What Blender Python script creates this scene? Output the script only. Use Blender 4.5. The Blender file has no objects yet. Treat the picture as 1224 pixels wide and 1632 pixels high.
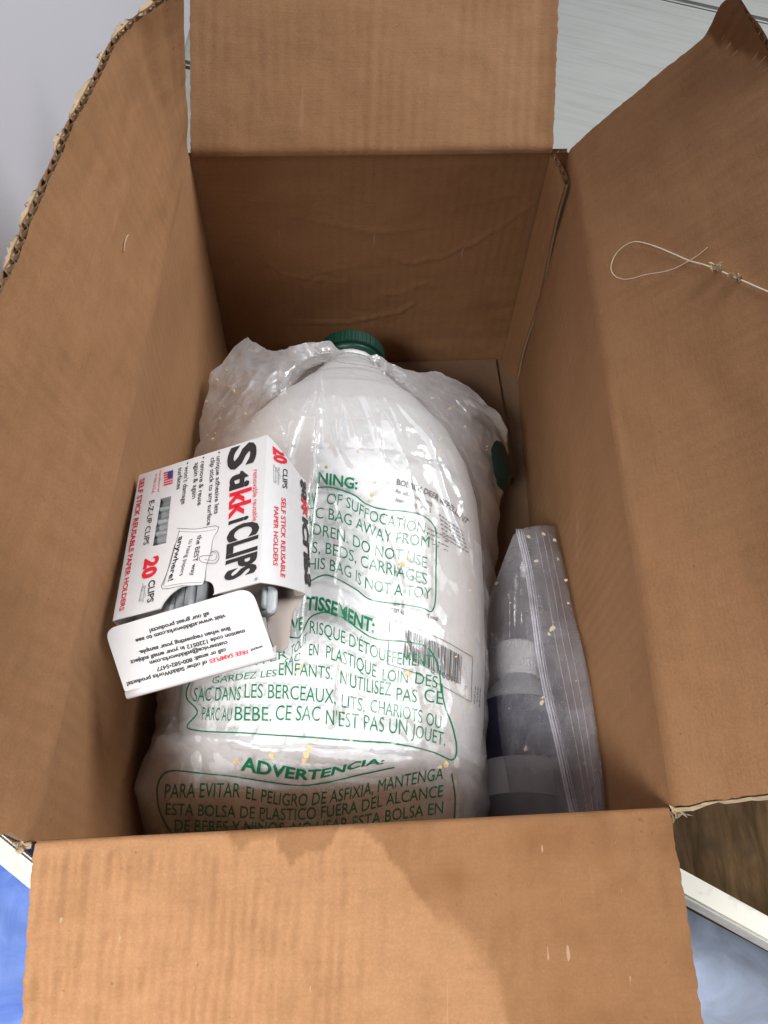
import bpy, bmesh, math, random
import numpy as np
from mathutils import Vector, Matrix, noise
from mathutils.bvhtree import BVHTree
random.seed(7); np.random.seed(7)
scene = bpy.context.scene
COL = scene.collection

# ---------------------------------------------------------------- camera, world, lights, exposure
# world = RW @ (x right, y down, z forward) of the camera
RW = np.array([[0.99929993, 0.03194109, 0.01947875],
               [0.01721525, -0.85484735, 0.51859391],
               [0.03321581, -0.51789553, -0.85479877]])
CAM = np.array([0.0, 0.0, 0.52]); FPX, CX, CY = 1261.0, 612.0, 816.0
cd = bpy.data.cameras.new('camera'); co = bpy.data.objects.new('camera', cd); COL.objects.link(co)
cd.sensor_fit = 'VERTICAL'; cd.sensor_height = 36.0; cd.lens = 36.0 * FPX / 1632.0
cd.clip_start = 0.01; cd.clip_end = 50
m3 = Matrix(((RW[0][0], -RW[0][1], -RW[0][2]), (RW[1][0], -RW[1][1], -RW[1][2]), (RW[2][0], -RW[2][1], -RW[2][2])))
co.matrix_world = Matrix.Translation(CAM) @ m3.to_4x4()
scene.camera = co
w = bpy.data.worlds.new('World'); scene.world = w; w.use_nodes = True
bg = w.node_tree.nodes['Background']; bg.inputs[0].default_value = (0.80, 0.88, 1.0, 1); bg.inputs[1].default_value = 0.020
def area(name, loc, target, size, power, col):
    ld = bpy.data.lights.new(name, 'AREA'); ld.shape = 'RECTANGLE'; ld.size, ld.size_y = size; ld.energy = power; ld.color = col
    o = bpy.data.objects.new(name, ld); COL.objects.link(o); o.location = loc
    o.rotation_euler = (Vector(target) - Vector(loc)).to_track_quat('-Z', 'Y').to_euler(); return o
area('window_light', (0.84, 0.84, 1.28), (0.0, 0.2, 0.12), (0.8, 0.8), 37.0, (0.985, 0.99, 1.0))
rl = area('flap_fill', (-0.40, -0.45, 0.95), (-0.13, -0.11, 0.2), (0.35, 0.3), 2.5, (1.0, 0.985, 0.97)); rl.data.spread = math.radians(50)  # added fill lamp with narrow spread, brightens the front flap
scene.view_settings.view_transform = 'Standard'; scene.view_settings.look = 'None'
scene.view_settings.exposure = -0.30; scene.view_settings.gamma = 1.0
scene.cycles.max_bounces = 8; scene.cycles.diffuse_bounces = 5; scene.cycles.glossy_bounces = 3; scene.cycles.transparent_max_bounces = 12; scene.cycles.adaptive_threshold = .025
scene.cycles.use_denoising = True

# ---------------------------------------------------------------- helpers
def ray(px, py):
    return RW @ np.array([px - CX, py - CY, FPX])
def at(px, py, z):
    r = ray(px, py); return CAM + r * ((z - CAM[2]) / r[2])
def atx(px, py, x):
    r = ray(px, py); return CAM + r * (x / r[0])
def proj(P):
    c = RW.T @ (np.array(P) - CAM); return np.array([CX + FPX * c[0] / c[2], CY + FPX * c[1] / c[2]])
def sstep(a, b, x):
    if isinstance(x, (float, int)):
        t = (x - a) / (b - a); t = 0.0 if t < 0 else (1.0 if t > 1 else t); return t * t * (3 - 2 * t)
    t = np.clip((x - a) / (b - a), 0, 1); return t * t * (3 - 2 * t)
def fbm(x, y, z=0.0, o=4):
    return noise.fractal(Vector((x, y, z)), 1.0, 2.0, o)
def obj(name, me, mat=None, parent=None, smooth=False):
    o = bpy.data.objects.new(name, me); COL.objects.link(o)
    if mat:
        for m in (mat if isinstance(mat, (list, tuple)) else [mat]): me.materials.append(m)
    if parent: o.parent = parent
    if smooth: me.polygons.foreach_set('use_smooth', [True] * len(me.polygons))
    return o
def mesh(name, v, f):
    me = bpy.data.meshes.new(name); me.from_pydata([tuple(map(float, p)) for p in v], [], f); me.update(); return me
def tag(o, label=None, cat=None, group=None, kind=None):
    if label: o['label'] = label
    if cat: o['category'] = cat
    if group: o['group'] = group
    if kind: o['kind'] = kind
    return o
def empty(name, loc=(0, 0, 0)):
    o = bpy.data.objects.new(name, None); COL.objects.link(o); o.empty_display_size = .02; return o
def gridfaces(nu, nv, off=0, flip=False):
    F = []
    for i in range(nu - 1):
        for j in range(nv - 1):
            a = off + i * nv + j; q = (a, a + nv, a + nv + 1, a + 1)
            F.append(q[::-1] if flip else q)
    return F
def normals(G):
    du = np.gradient(G, axis=0); dv = np.gradient(G, axis=1)
    n = np.cross(du, dv); return n / np.maximum(np.linalg.norm(n, axis=2, keepdims=True), 1e-12)
def tube(pts, r, n=6, caps=True):
    pts = [np.array(p, float) for p in pts]; V = []; F = []
    rr = r if hasattr(r, '__len__') else [r] * len(pts); N = None
    for i, p in enumerate(pts):
        t = pts[min(i + 1, len(pts) - 1)] - pts[max(i - 1, 0)]; t /= np.linalg.norm(t) + 1e-12
        if N is None:
            N = np.cross(t, (0.3, 0.2, 0.9)); N /= np.linalg.norm(N)
        N = N - t * (N @ t); N /= np.linalg.norm(N); B = np.cross(t, N)
        for k in range(n):
            a = 2 * math.pi * k / n; V.append(p + rr[i] * (math.cos(a) * N + math.sin(a) * B))
    for i in range(len(pts) - 1):
        for k in range(n):
            F.append((i * n + k, i * n + (k + 1) % n, (i + 1) * n + (k + 1) % n, (i + 1) * n + k))
    if caps:
        F.append(tuple(range(n))[::-1]); F.append(tuple((len(pts) - 1) * n + k for k in range(n)))
    return V, F
def lathe(profile, origin, axis, n=40, closed=True):
    """profile: (t along axis, radius)"""
    A = np.array(axis, float); A /= np.linalg.norm(A); U = np.cross(A, (0, 0, 1.0)); U /= np.linalg.norm(U); W = np.cross(A, U)
    V = []; F = []
    for t, r in profile:
        for k in range(n):
            a = 2 * math.pi * k / n
            rr = r(a) if callable(r) else r
            V.append(np.array(origin) + A * t + rr * (math.cos(a) * U + math.sin(a) * W))
    for i in range(len(profile) - 1):
        for k in range(n):
            F.append((i * n + k, i * n + (k + 1) % n, (i + 1) * n + (k + 1) % n, (i + 1) * n + k))
    if closed:
        F.append(tuple(range(n))[::-1]); F.append(tuple((len(profile) - 1) * n + k for k in range(n)))
    return V, F
def catmull(P, n=12):
    P = [np.array(p, float) for p in P]; P = [2 * P[0] - P[1]] + P + [2 * P[-1] - P[-2]]; out = []
    for i in range(1, len(P) - 2):
        a, b, c, d = P[i - 1:i + 3]
        for k in range(n):
            t = k / n; out.append(.5 * (2 * b + (c - a) * t + (2 * a - 5 * b + 4 * c - d) * t * t + (3 * b - a - 3 * c + d) * t ** 3))
    out.append(P[-2]); return out

# ---------------------------------------------------------------- materials
class NT:
    def __init__(s, name):
        s.m = bpy.data.materials.new(name); s.m.use_nodes = True; s.t = s.m.node_tree; s.t.nodes.clear()
        s.out = s.n('ShaderNodeOutputMaterial')
    def n(s, typ, **kw):
        nd = s.t.nodes.new(typ)
        for k, v in kw.items():
            if k.startswith('i_'):
                key = k[2:]; key = int(key) if key.isdigit() else key.replace('_', ' ')
                s.set(nd, key, v)
            else: setattr(nd, k, v)
        return nd
    def set(s, nd, key, v):
        inp = nd.inputs[key]
        if isinstance(v, bpy.types.NodeSocket): s.t.links.new(v, inp)
        elif isinstance(v, bpy.types.Node): s.t.links.new(v.outputs[0], inp)
        else: inp.default_value = v
    def coord(s, scale=(1, 1, 1), rot=(0, 0, 0)):
        c = s.n('ShaderNodeTexCoord'); mp = s.n('ShaderNodeMapping', i_Vector=c.outputs['Object']); mp.inputs['Scale'].default_value = scale; mp.inputs['Rotation'].default_value = rot
        return mp.outputs[0]
    def noise(s, vec, scale, detail=4, rough=.55, dist=0):
        return s.n('ShaderNodeTexNoise', i_Vector=vec, i_Scale=scale, i_Detail=detail, i_Roughness=rough, i_Distortion=dist).outputs[0]
    def ramp(s, fac, stops):
        r = s.n('ShaderNodeValToRGB', i_Fac=fac); e = r.color_ramp.elements
        while len(e) < len(stops): e.new(.5)
        for k, (p, c) in enumerate(stops):
            e[k].position = p; e[k].color = (c, c, c, 1) if not hasattr(c, '__len__') else (*c, 1)
        return r.outputs[0]
    def mix(s, fac, a, b, mode='MIX'):
        nd = s.n('ShaderNodeMix', data_type='RGBA', blend_type=mode); s.set(nd, 0, fac)
        for k, v in ((6, a), (7, b)):
            if isinstance(v, (tuple, list)): v = (*v, 1)[:4]
            s.set(nd, k, v)
        return nd.outputs[2]
    def math(s, op, a, b=0.5):
        nd = s.n('ShaderNodeMath', operation=op); s.set(nd, 0, a); s.set(nd, 1, b); return nd.outputs[0]
    def bump(s, h, strength=.3, dist=.001):
        return s.n('ShaderNodeBump', i_Height=h, i_Strength=strength, i_Distance=dist).outputs[0]
    def pbr(s, col, rough=.8, normal=None, **kw):
        p = s.n('ShaderNodeBsdfPrincipled'); 
        if isinstance(col, (tuple, list)): col = (*col, 1)[:4]
        s.set(p, 'Base Color', col); s.set(p, 'Roughness', rough)
        if normal: s.set(p, 'Normal', normal)
        for k, v in kw.items(): s.set(p, k.replace('_', ' '), v)
        return p.outputs[0]
    def done(s, sh):
        s.t.links.new(sh, s.out.inputs[0]); return s.m
def plain(name, col, rough=.6, **kw):
    n = NT(name); return n.done(n.pbr(col, rough, **kw))
def kraft(name, base=(.306, .158, .073), dark=(.140, .058, .017), flute=0.0, blot=.22):
    n = NT(name); v = n.coord(); at_ = n.n('ShaderNodeAttribute', attribute_name='panel_uv').outputs['Vector']
    big = n.noise(v, 14, 4, .6); mid = n.noise(v, 75, 6, .7); fine = n.noise(v, 1000, 4, .7)
    mp = n.n('ShaderNodeMapping', i_Vector=at_); mp.inputs['Scale'].default_value = (60, 700, 1); fib = n.noise(mp.outputs[0], 1.0, 4, .6)
    mp2 = n.n('ShaderNodeMapping', i_Vector=at_); mp2.inputs['Scale'].default_value = (1, .06, 1)
    fl = n.math('SINE', n.math('MULTIPLY', n.n('ShaderNodeSeparateXYZ', i_Vector=at_).outputs[0], 2 * math.pi / .0075))
    c = n.mix(n.ramp(big, [(.3, 0), (.75, blot)]), base, tuple(x * .74 for x in base))
    c = n.mix(n.ramp(mid, [(.42, 0), (.75, .42)]), c, tuple(x * .74 for x in base))
    c = n.mix(n.ramp(fine, [(.42, 0), (.72, .50)]), c, (base[0] * 1.32, base[1] * 1.36, base[2] * 1.5))
    c = n.mix(n.ramp(fib, [(.50, 0), (.80, .35)]), c, tuple(x * .72 for x in base))
    sc = n.noise(n.coord((260, 14, 60), (.4, .2, 1.1)), 1.0, 3, .5, .6)
    c = n.mix(n.ramp(sc, [(.70, 0), (.76, .45)]), c, (base[0] * 1.35, base[1] * 1.45, base[2] * 1.8))
    spk = n.noise(v, 420, 2, .5)
    c = n.mix(n.ramp(spk, [(.72, 0), (.76, .6)]), c, tuple(x * .5 for x in base))
    st = n.n('ShaderNodeAttribute', attribute_name='stain_shade').outputs['Fac']
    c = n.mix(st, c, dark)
    h = n.math('ADD', n.math('MULTIPLY', fine, .35), n.math('ADD', n.math('MULTIPLY', mid, .9), n.math('MULTIPLY', fib, .4)))
    h = n.math('ADD', h, n.math('MULTIPLY', fl, n.ramp(big, [(.35, .03), (.75, .40)])))
    return n.done(n.pbr(c, .82, n.bump(h, .55, .0006), Specular_IOR_Level=.25))
M_kraft = kraft('kraft_liner')
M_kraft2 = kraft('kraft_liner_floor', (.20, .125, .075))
M_flute = plain('fluting_paper', (.33, .215, .125), .95)
M_torn = plain('torn_paper', (.52, .40, .26), .95)
n = NT('white_jug_plastic'); M_jug = n.done(n.pbr((.71, .72, .725), .5, n.bump(n.noise(n.coord(), 60, 3), .06, .001), Subsurface_Weight=.0))
n = NT('green_cap'); M_cap = n.done(n.pbr((.002, .038, .024), .42))
M_green = plain('dark_green_plastic', (.001, .016, .010), .5)
M_ink_green = plain('green_ink', (.005, .15, .068), .28)
M_ink_black = plain('black_ink', (.022, .021, .023), .5)
M_ink_grey = plain('grey_ink', (.20, .20, .21), .6)
M_ink_red = plain('red_ink', (.58, .012, .03), .5)
M_ink_blue = plain('blue_ink', (.03, .04, .2), .5)
n = NT('white_card'); v = n.coord()
M_card = n.done(n.pbr(n.mix(n.ramp(n.noise(v, 90, 4), [(.35, 0), (.8, .25)]), (.59, .59, .60), (.51, .50, .50)), .42, n.bump(n.noise(v, 500, 3), .08, .0004)))
M_cardin = plain('grey_chipboard', (.34, .29, .26), .9)
M_clip = plain('white_clip_shaded', (.34, .36, .38), .4)  # white plastic, darkened to grey for the shade inside the carton
M_clipgrey = plain('grey_clip_plastic', (.30, .32, .33), .35)
M_crumb = plain('tan_crumb', (.62, .46, .24), .85)
n = NT('string_fibre'); M_string = n.done(n.pbr((.72, .64, .50), .7))
def film(name, haze=.3, tint=(.9, .9, .9), rough=.16, spots=0.0, bump=.6):
    n = NT(name); v = n.coord()
    a = n.noise(v, 38, 5, .65, .6); b = n.noise(v, 160, 4, .6)
    hz = n.math('ADD', n.ramp(a, [(.35, haze * .55), (.7, haze * 1.35)]), n.ramp(b, [(.55, 0), (.85, .12)]))
    if spots: hz = n.math('ADD', hz, n.math('MULTIPLY', n.n('ShaderNodeAttribute', attribute_name='loose').outputs['Fac'], spots))
    col = n.mix(n.ramp(n.noise(v, 30, 4, .6), [(.62, 0), (.75, .5)]), tint, (tint[0] * .93, tint[1] * .84, tint[2] * .68))
    dv = n.n('ShaderNodeVectorMath', operation='ADD'); n.set(dv, 0, n.coord((1, .45, .8), (0, 0, .12)))
    nz_ = n.n('ShaderNodeTexNoise', i_Vector=v, i_Scale=40.0, i_Detail=3.0); sc_ = n.n('ShaderNodeVectorMath', operation='SCALE'); n.set(sc_, 0, nz_.outputs[1]); sc_.inputs['Scale'].default_value = .02; n.set(dv, 1, sc_)
    vo = [n.n('ShaderNodeTexVoronoi', feature='DISTANCE_TO_EDGE', i_Vector=dv, i_Scale=k_).outputs[0] for k_ in (44., 120.)]
    cr_ = n.math('ADD', n.math('MINIMUM', vo[0], .22), n.math('MULTIPLY', n.math('MINIMUM', vo[1], .25), .35))
    nm = n.bump(n.math('ADD', n.math('MULTIPLY', cr_, 2.2), n.math('MULTIPLY', a, .8)), bump, .0020)
    body = n.n('ShaderNodeMixShader', i_0=.45)
    d = n.n('ShaderNodeBsdfDiffuse', i_Color=col, i_Normal=nm); t = n.n('ShaderNodeBsdfTranslucent', i_Color=col, i_Normal=nm)
    n.set(body, 1, d); n.set(body, 2, t)
    tr = n.n('ShaderNodeBsdfTransparent', i_Color=(.965, .965, .965, 1))
    s1 = n.n('ShaderNodeMixShader', i_0=hz); n.set(s1, 1, tr); n.set(s1, 2, body)
    g = n.n('ShaderNodeBsdfGlossy', i_Color=(1, 1, 1, 1), i_Roughness=rough, i_Normal=nm)
    fr = n.n('ShaderNodeFresnel', i_IOR=1.52, i_Normal=nm)
    fac = n.math('MINIMUM', n.math('MULTIPLY', fr.outputs[0], .55), .28)
    s2 = n.n('ShaderNodeMixShader', i_0=fac); n.set(s2, 1, s1); n.set(s2, 2, g)
    return n.done(s2.outputs[0])
M_film = film('bag_film', .085, (.90, .90, .92), rough=.16, bump=.11, spots=.34)
M_film2 = film('bag_film_inner', .25, (.86, .86, .87), rough=.2, bump=.25, spots=.45)
M_zip = film('zip_bag_film', .33, (.66, .66, .72), .10, bump=.22)
M_zipper = film('zipper_film', .75, (.85, .85, .92), .2)

# ---------------------------------------------------------------- text and print helpers
def text2d(s, bold=0.0):
    c = bpy.data.curves.new('t', 'FONT'); c.body = s; c.size = 1.0; c.offset = bold; c.resolution_u = 3; c.fill_mode = 'BOTH' if hasattr(c, 'fill_mode') else c.fill_mode
    o = bpy.data.objects.new('t', c); COL.objects.link(o)
    dg = bpy.context.evaluated_depsgraph_get(); me = bpy.data.meshes.new_from_object(o.evaluated_get(dg))
    bpy.data.objects.remove(o); bpy.data.curves.remove(c)
    v = np.array([p.co[:2] for p in me.vertices]).reshape(-1, 2); f = [tuple(p.vertices) for p in me.polygons]
    bpy.data.meshes.remove(me); return v, f
def poly2d(outer, holes=()):
    c = bpy.data.curves.new('p', 'CURVE'); c.dimensions = '2D'; c.fill_mode = 'BOTH'
    for ring in (outer, *holes):
        sp = c.splines.new('POLY'); sp.points.add(len(ring) - 1); sp.use_cyclic_u = True
        for k, (x, y) in enumerate(ring): sp.points[k].co = (x, y, 0, 1)
    o = bpy.data.objects.new('p', c); COL.objects.link(o)
    dg = bpy.context.evaluated_depsgraph_get(); me = bpy.data.meshes.new_from_object(o.evaluated_get(dg))
    bpy.data.objects.remove(o); bpy.data.curves.remove(c)
    v = np.array([p.co[:2] for p in me.vertices]); f = [tuple(p.vertices) for p in me.polygons]
    bpy.data.meshes.remove(me); return v, f
def subdiv2d(v, f, maxlen):
    bm = bmesh.new(); vs = [bm.verts.new((x, y, 0)) for x, y in v]
    for q in f:
        try: bm.faces.new([vs[k] for k in q])
        except ValueError: pass
    bmesh.ops.triangulate(bm, faces=bm.faces[:])
    for _ in range(3):
        e = [x for x in bm.edges if x.calc_length() > maxlen]
        if not e: break
        bmesh.ops.subdivide_edges(bm, edges=e, cuts=1); bmesh.ops.triangulate(bm, faces=bm.faces[:])
    bm.verts.index_update(); v2 = np.array([p.co[:2] for p in bm.verts]); f2 = [tuple(x.index for x in q.verts) for q in bm.faces]; bm.free(); return v2, f2
class Caster:
    """lays print onto a built surface: a sheet point -> 3D point just above the surface"""
    def __init__(s, bvh, off): s.b = bvh; s.off = off
    def __call__(s, px, py):
        r = Vector(ray(px, py)).normalized(); o = Vector(CAM); h, nn, i, d = s.b.ray_cast(o, r)
        if h is None: return None
        if nn.dot(r) > 0: nn = -nn
        return h + nn * s.off
class Plane:
    def __init__(s, p, nrm, off):
        s.p = np.array(p); s.n = np.array(nrm) / np.linalg.norm(nrm); s.off = off
        if s.n @ (CAM - s.p) < 0: s.n = -s.n
    def __call__(s, px, py):
        r = ray(px, py); t = (s.p - CAM) @ s.n / (r @ s.n); return CAM + r * t + s.n * s.off
class Print:
    def __init__(s): s.V = []; s.F = []
    def add2d(s, v, f, cast):
        P = [cast(x, y) for x, y in v]; k = {}; 
        for i, p in enumerate(P):
            if p is not None: k[i] = len(s.V); s.V.append(tuple(p))
        for q in f:
            if all(i in k for i in q): s.F.append(tuple(k[i] for i in q))
    def text(s, txt, base, up, cast, bold=0.0, sub=7, up2=None):
        """txt along the polyline base, cap height = vector up (up2 at the far end)"""
        v, f = text2d(txt, bold)
        if not len(v): return
        x0, x1 = v[:, 0].min(), v[:, 0].max(); u = (v[:, 0] - x0) / (x1 - x0); h = v[:, 1] / .70
        L = np.array(catmull(base, 8) if len(base) > 2 else base, float); d = np.r_[0, np.cumsum(np.linalg.norm(np.diff(L, axis=0), axis=1))]
        up = np.array(up, float); up2 = up if up2 is None else np.array(up2, float)
        bx = np.interp(u * d[-1], d, L[:, 0]); by = np.interp(u * d[-1], d, L[:, 1])
        q = np.stack([bx, by], 1) + h[:, None] * (up + (up2 - up) * u[:, None])
        q, f = subdiv2d(q, f, sub); s.add2d(q, f, cast)
    def line(s, pts, wd, cast, smooth=True, step=4):
        L = np.array(catmull(pts, 10) if smooth else pts, float)
        d = np.r_[0, np.cumsum(np.linalg.norm(np.diff(L, axis=0), axis=1))]; m = max(2, int(d[-1] / step)); t = np.linspace(0, d[-1], m)
        Q = np.stack([np.interp(t, d, L[:, 0]), np.interp(t, d, L[:, 1])], 1); T = np.gradient(Q, axis=0); T /= np.linalg.norm(T, axis=1, keepdims=True) + 1e-9
        N = np.stack([-T[:, 1], T[:, 0]], 1); v = np.concatenate([Q + N * wd / 2, Q - N * wd / 2])
        s.add2d(v, [(i, i + 1, m + i + 1, m + i) for i in range(m - 1)], cast)
    def quad(s, pts, cast): s.add2d(np.array(pts, float), [tuple(range(len(pts)))], cast)
    def build(s, name, mat, parent):
        return obj(name, mesh(name, s.V, s.F), mat, parent) if s.F else None

# ---------------------------------------------------------------- setting
GZ = -0.0065
def wood(name, base, dark):
    n = NT(name); v = n.coord((3, 40, 40)); g = n.noise(v, 3.0, 6, .6, .5); b = n.noise(n.coord(), 9, 4)
    c = n.mix(n.ramp(g, [(.45, 0), (.75, .5)]), base, dark); c = n.mix(n.ramp(b, [(.5, 0), (.8, .35)]), c, tuple(x * .8 for x in base))
    c = n.mix(n.ramp(n.noise(n.coord((30, 120, 1)), 3, 3), [(.70, 0), (.73, .6)]), c, dark)
    return n.done(n.pbr(c, .6, n.bump(g, .4, .001)))
M_plank = wood('painted_plank', (.33, .34, .325), (.22, .23, .215))
fl = obj('floor', mesh('floor', [(-2, -1.5, GZ - .022), (3, -1.5, GZ - .022), (3, 3, GZ - .022), (-2, 3, GZ - .022)], [(0, 1, 2, 3)]), plain('floor_gap', (.10, .10, .095), .9)); tag(fl, kind='structure')
p0 = at(1075, 0, GZ)[:2]; p1 = at(1224, 34, GZ)[:2]; d = (p1 - p0) / np.linalg.norm(p1 - p0); ang = math.atan2(d[1], d[0]); nn_ = np.array([-d[1], d[0]])
bmp = bmesh.new(); bmesh.ops.create_cube(bmp, size=1); bmesh.ops.scale(bmp, vec=(4.5, .392, .02), verts=bmp.verts); bmesh.ops.bevel(bmp, geom=bmp.edges[:], offset=.004, segments=2, affect='EDGES')
pm = bpy.data.meshes.new('plank'); bmp.to_mesh(pm); bmp.free(); pm.materials.append(M_plank)
for k in range(-4, 4):
    c = p0 + nn_ * (k * .40 + .2); o = bpy.data.objects.new('plank', pm); COL.objects.link(o); o.location = (c[0], c[1], GZ - .0101); o.rotation_euler = (0, 0, ang); o.parent = fl
n = NT('white_wall_paint'); v = n.coord()
M_wall = n.done(n.pbr(n.mix(n.ramp(n.noise(v, 5, 4), [(.4, 0), (.8, .3)]), (.56, .555, .60), (.50, .49, .55)), .5, n.bump(n.noise(v, 300, 2), .05, .0005)))
bm = bmesh.new(); bmesh.ops.create_cube(bm, size=1); bmesh.ops.scale(bm, vec=(.05, 1.9, 1.2), verts=bm.verts); bmesh.ops.translate(bm, vec=(-.26, 1.06, GZ + .6), verts=bm.verts); bmesh.ops.bevel(bm, geom=bm.edges[:], offset=.004, segments=2, affect='EDGES')
me = bpy.data.meshes.new('wall'); bm.to_mesh(me); bm.free(); wl = obj('wall', me, M_wall); tag(wl, kind='structure')

def slab(name, pts, z0, z1, mat, bev=.002):
    bm = bmesh.new(); b = [bm.verts.new((p[0], p[1], z0)) for p in pts]; f = bm.faces.new(b)
    r = bmesh.ops.extrude_face_region(bm, geom=[f]); bmesh.ops.translate(bm, vec=(0, 0, z1 - z0), verts=[x for x in r['geom'] if isinstance(x, bmesh.types.BMVert)])
    bmesh.ops.recalc_face_normals(bm, faces=bm.faces[:]); bmesh.ops.bevel(bm, geom=bm.edges[:], offset=bev, segments=2, affect='EDGES')
    me = bpy.data.meshes.new(name); bm.to_mesh(me); bm.free(); return obj(name, me, mat)
def sheet(name, x0, x1, y0, y1, mat, amp, seed, z=GZ, nx=90, ny=90):
    G = np.zeros((nx, ny, 3))
    for i in range(nx):
        for j in range(ny):
            x = x0 + (x1 - x0) * i / (nx - 1); y = y0 + (y1 - y0) * j / (ny - 1)
            q = noise.ridged_multi_fractal(Vector((x * 9 + seed, y * 9, seed)), 1.0, 2.0, 4, 1.0, 2.0)
            e = .006 * fbm(x * 14, y * 14, seed + 3)
            G[i, j] = (x + e, y + e, z + .0015 + amp * max(0, .55 * q - .1))
    return obj(name, mesh(name, G.reshape(-1, 3), gridfaces(nx, ny)), mat, smooth=True)
n = NT('blue_plastic_sheet'); v = n.coord(); c = n.mix(n.ramp(n.noise(v, 25, 5, .6, 1), [(.35, 0), (.75, 1)]), (.06, .13, .45), (.20, .31, .66))
M_blue = n.done(n.pbr(c, .75, n.bump(n.noise(v, 70, 4), .3, .002)))
n = NT('blue_grey_sheet'); v = n.coord(); c = n.mix(n.ramp(n.noise(v, 28, 5, .6, 1), [(.35, 0), (.7, 1)]), (.15, .17, .21), (.26, .31, .42))
M_bluegrey = n.done(n.pbr(c, .85, n.bump(n.noise(v, 70, 4), .3, .002)))
tag(sheet('plastic_sheet', -.42, -.135, -.25, .085, M_blue, .018, 2.3), 'crumpled blue plastic sheet on the floor left of the box flap', 'plastic sheet')
tag(sheet('grey_sheet', .135, .42, -.25, .075, M_bluegrey, .010, 5.1), 'blue grey crumpled sheet under the white strip right of the front flap', 'sheet')
n = NT('dirty_white_paint'); v = n.coord(); c = n.mix(n.ramp(n.noise(v, 45, 5, .65), [(.5, 0), (.75, .75)]), (.74, .72, .64), (.36, .34, .28))
M_dirty = n.done(n.pbr(c, .6, n.bump(n.noise(v, 120, 4), .2, .001)))
n = NT('dirty_brown_board'); v = n.coord((1, 1, 1)); g = n.noise(n.coord((60, 10, 1), (0, 0, .6)), 2, 6, .65, .4)
c = n.mix(n.ramp(g, [(.35, 0), (.7, 1)]), (.040, .024, .011), (.115, .070, .034)); c = n.mix(n.ramp(n.noise(v, 30, 4), [(.55, 0), (.75, .7)]), c, (.035, .028, .02))
M_board = n.done(n.pbr(c, .95, n.bump(g, .4, .001), Specular_IOR_Level=.1))
def strip(name, a, b, wdt, z0, z1, label):
    a = np.array(a); b = np.array(b); d = (b - a) / np.linalg.norm(b - a); q = np.array([-d[1], d[0]]) * wdt
    return tag(slab(name, [a, b, b + q, a + q], z0, z1, M_dirty, .0015), label, 'wooden strip')
za = .024
A = at(1085, 1425, za)[:2]; B = at(1224, 1502, za)[:2]; dd = B - A
strip('wooden_strip', A - dd * .75, B + dd * 2, .0135, GZ + .0125, za, 'dirty white painted wooden strip beside the brown board, right of the front flap')
A2 = A - dd * .75; B2 = B + dd * 2; q = np.array([-dd[1], dd[0]]) / np.linalg.norm(dd)
tag(slab('brown_board', [A2 + q * .001, B2 + q * .001, B2 + q * .16, A2 + q * .16 + dd * .2], GZ + .002, GZ + .012, M_board, .002), 'dirty dark brown wooden board beside the lower right corner of the box', 'board')
A = at(-40, 1345, .022)[:2]; B = at(75, 1440, .022)[:2]
strip('wooden_strip', A + (A - B) * .3, B, .012, GZ + .001, .022, 'pale wooden strip above the blue plastic sheet, left of the box')

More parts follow.
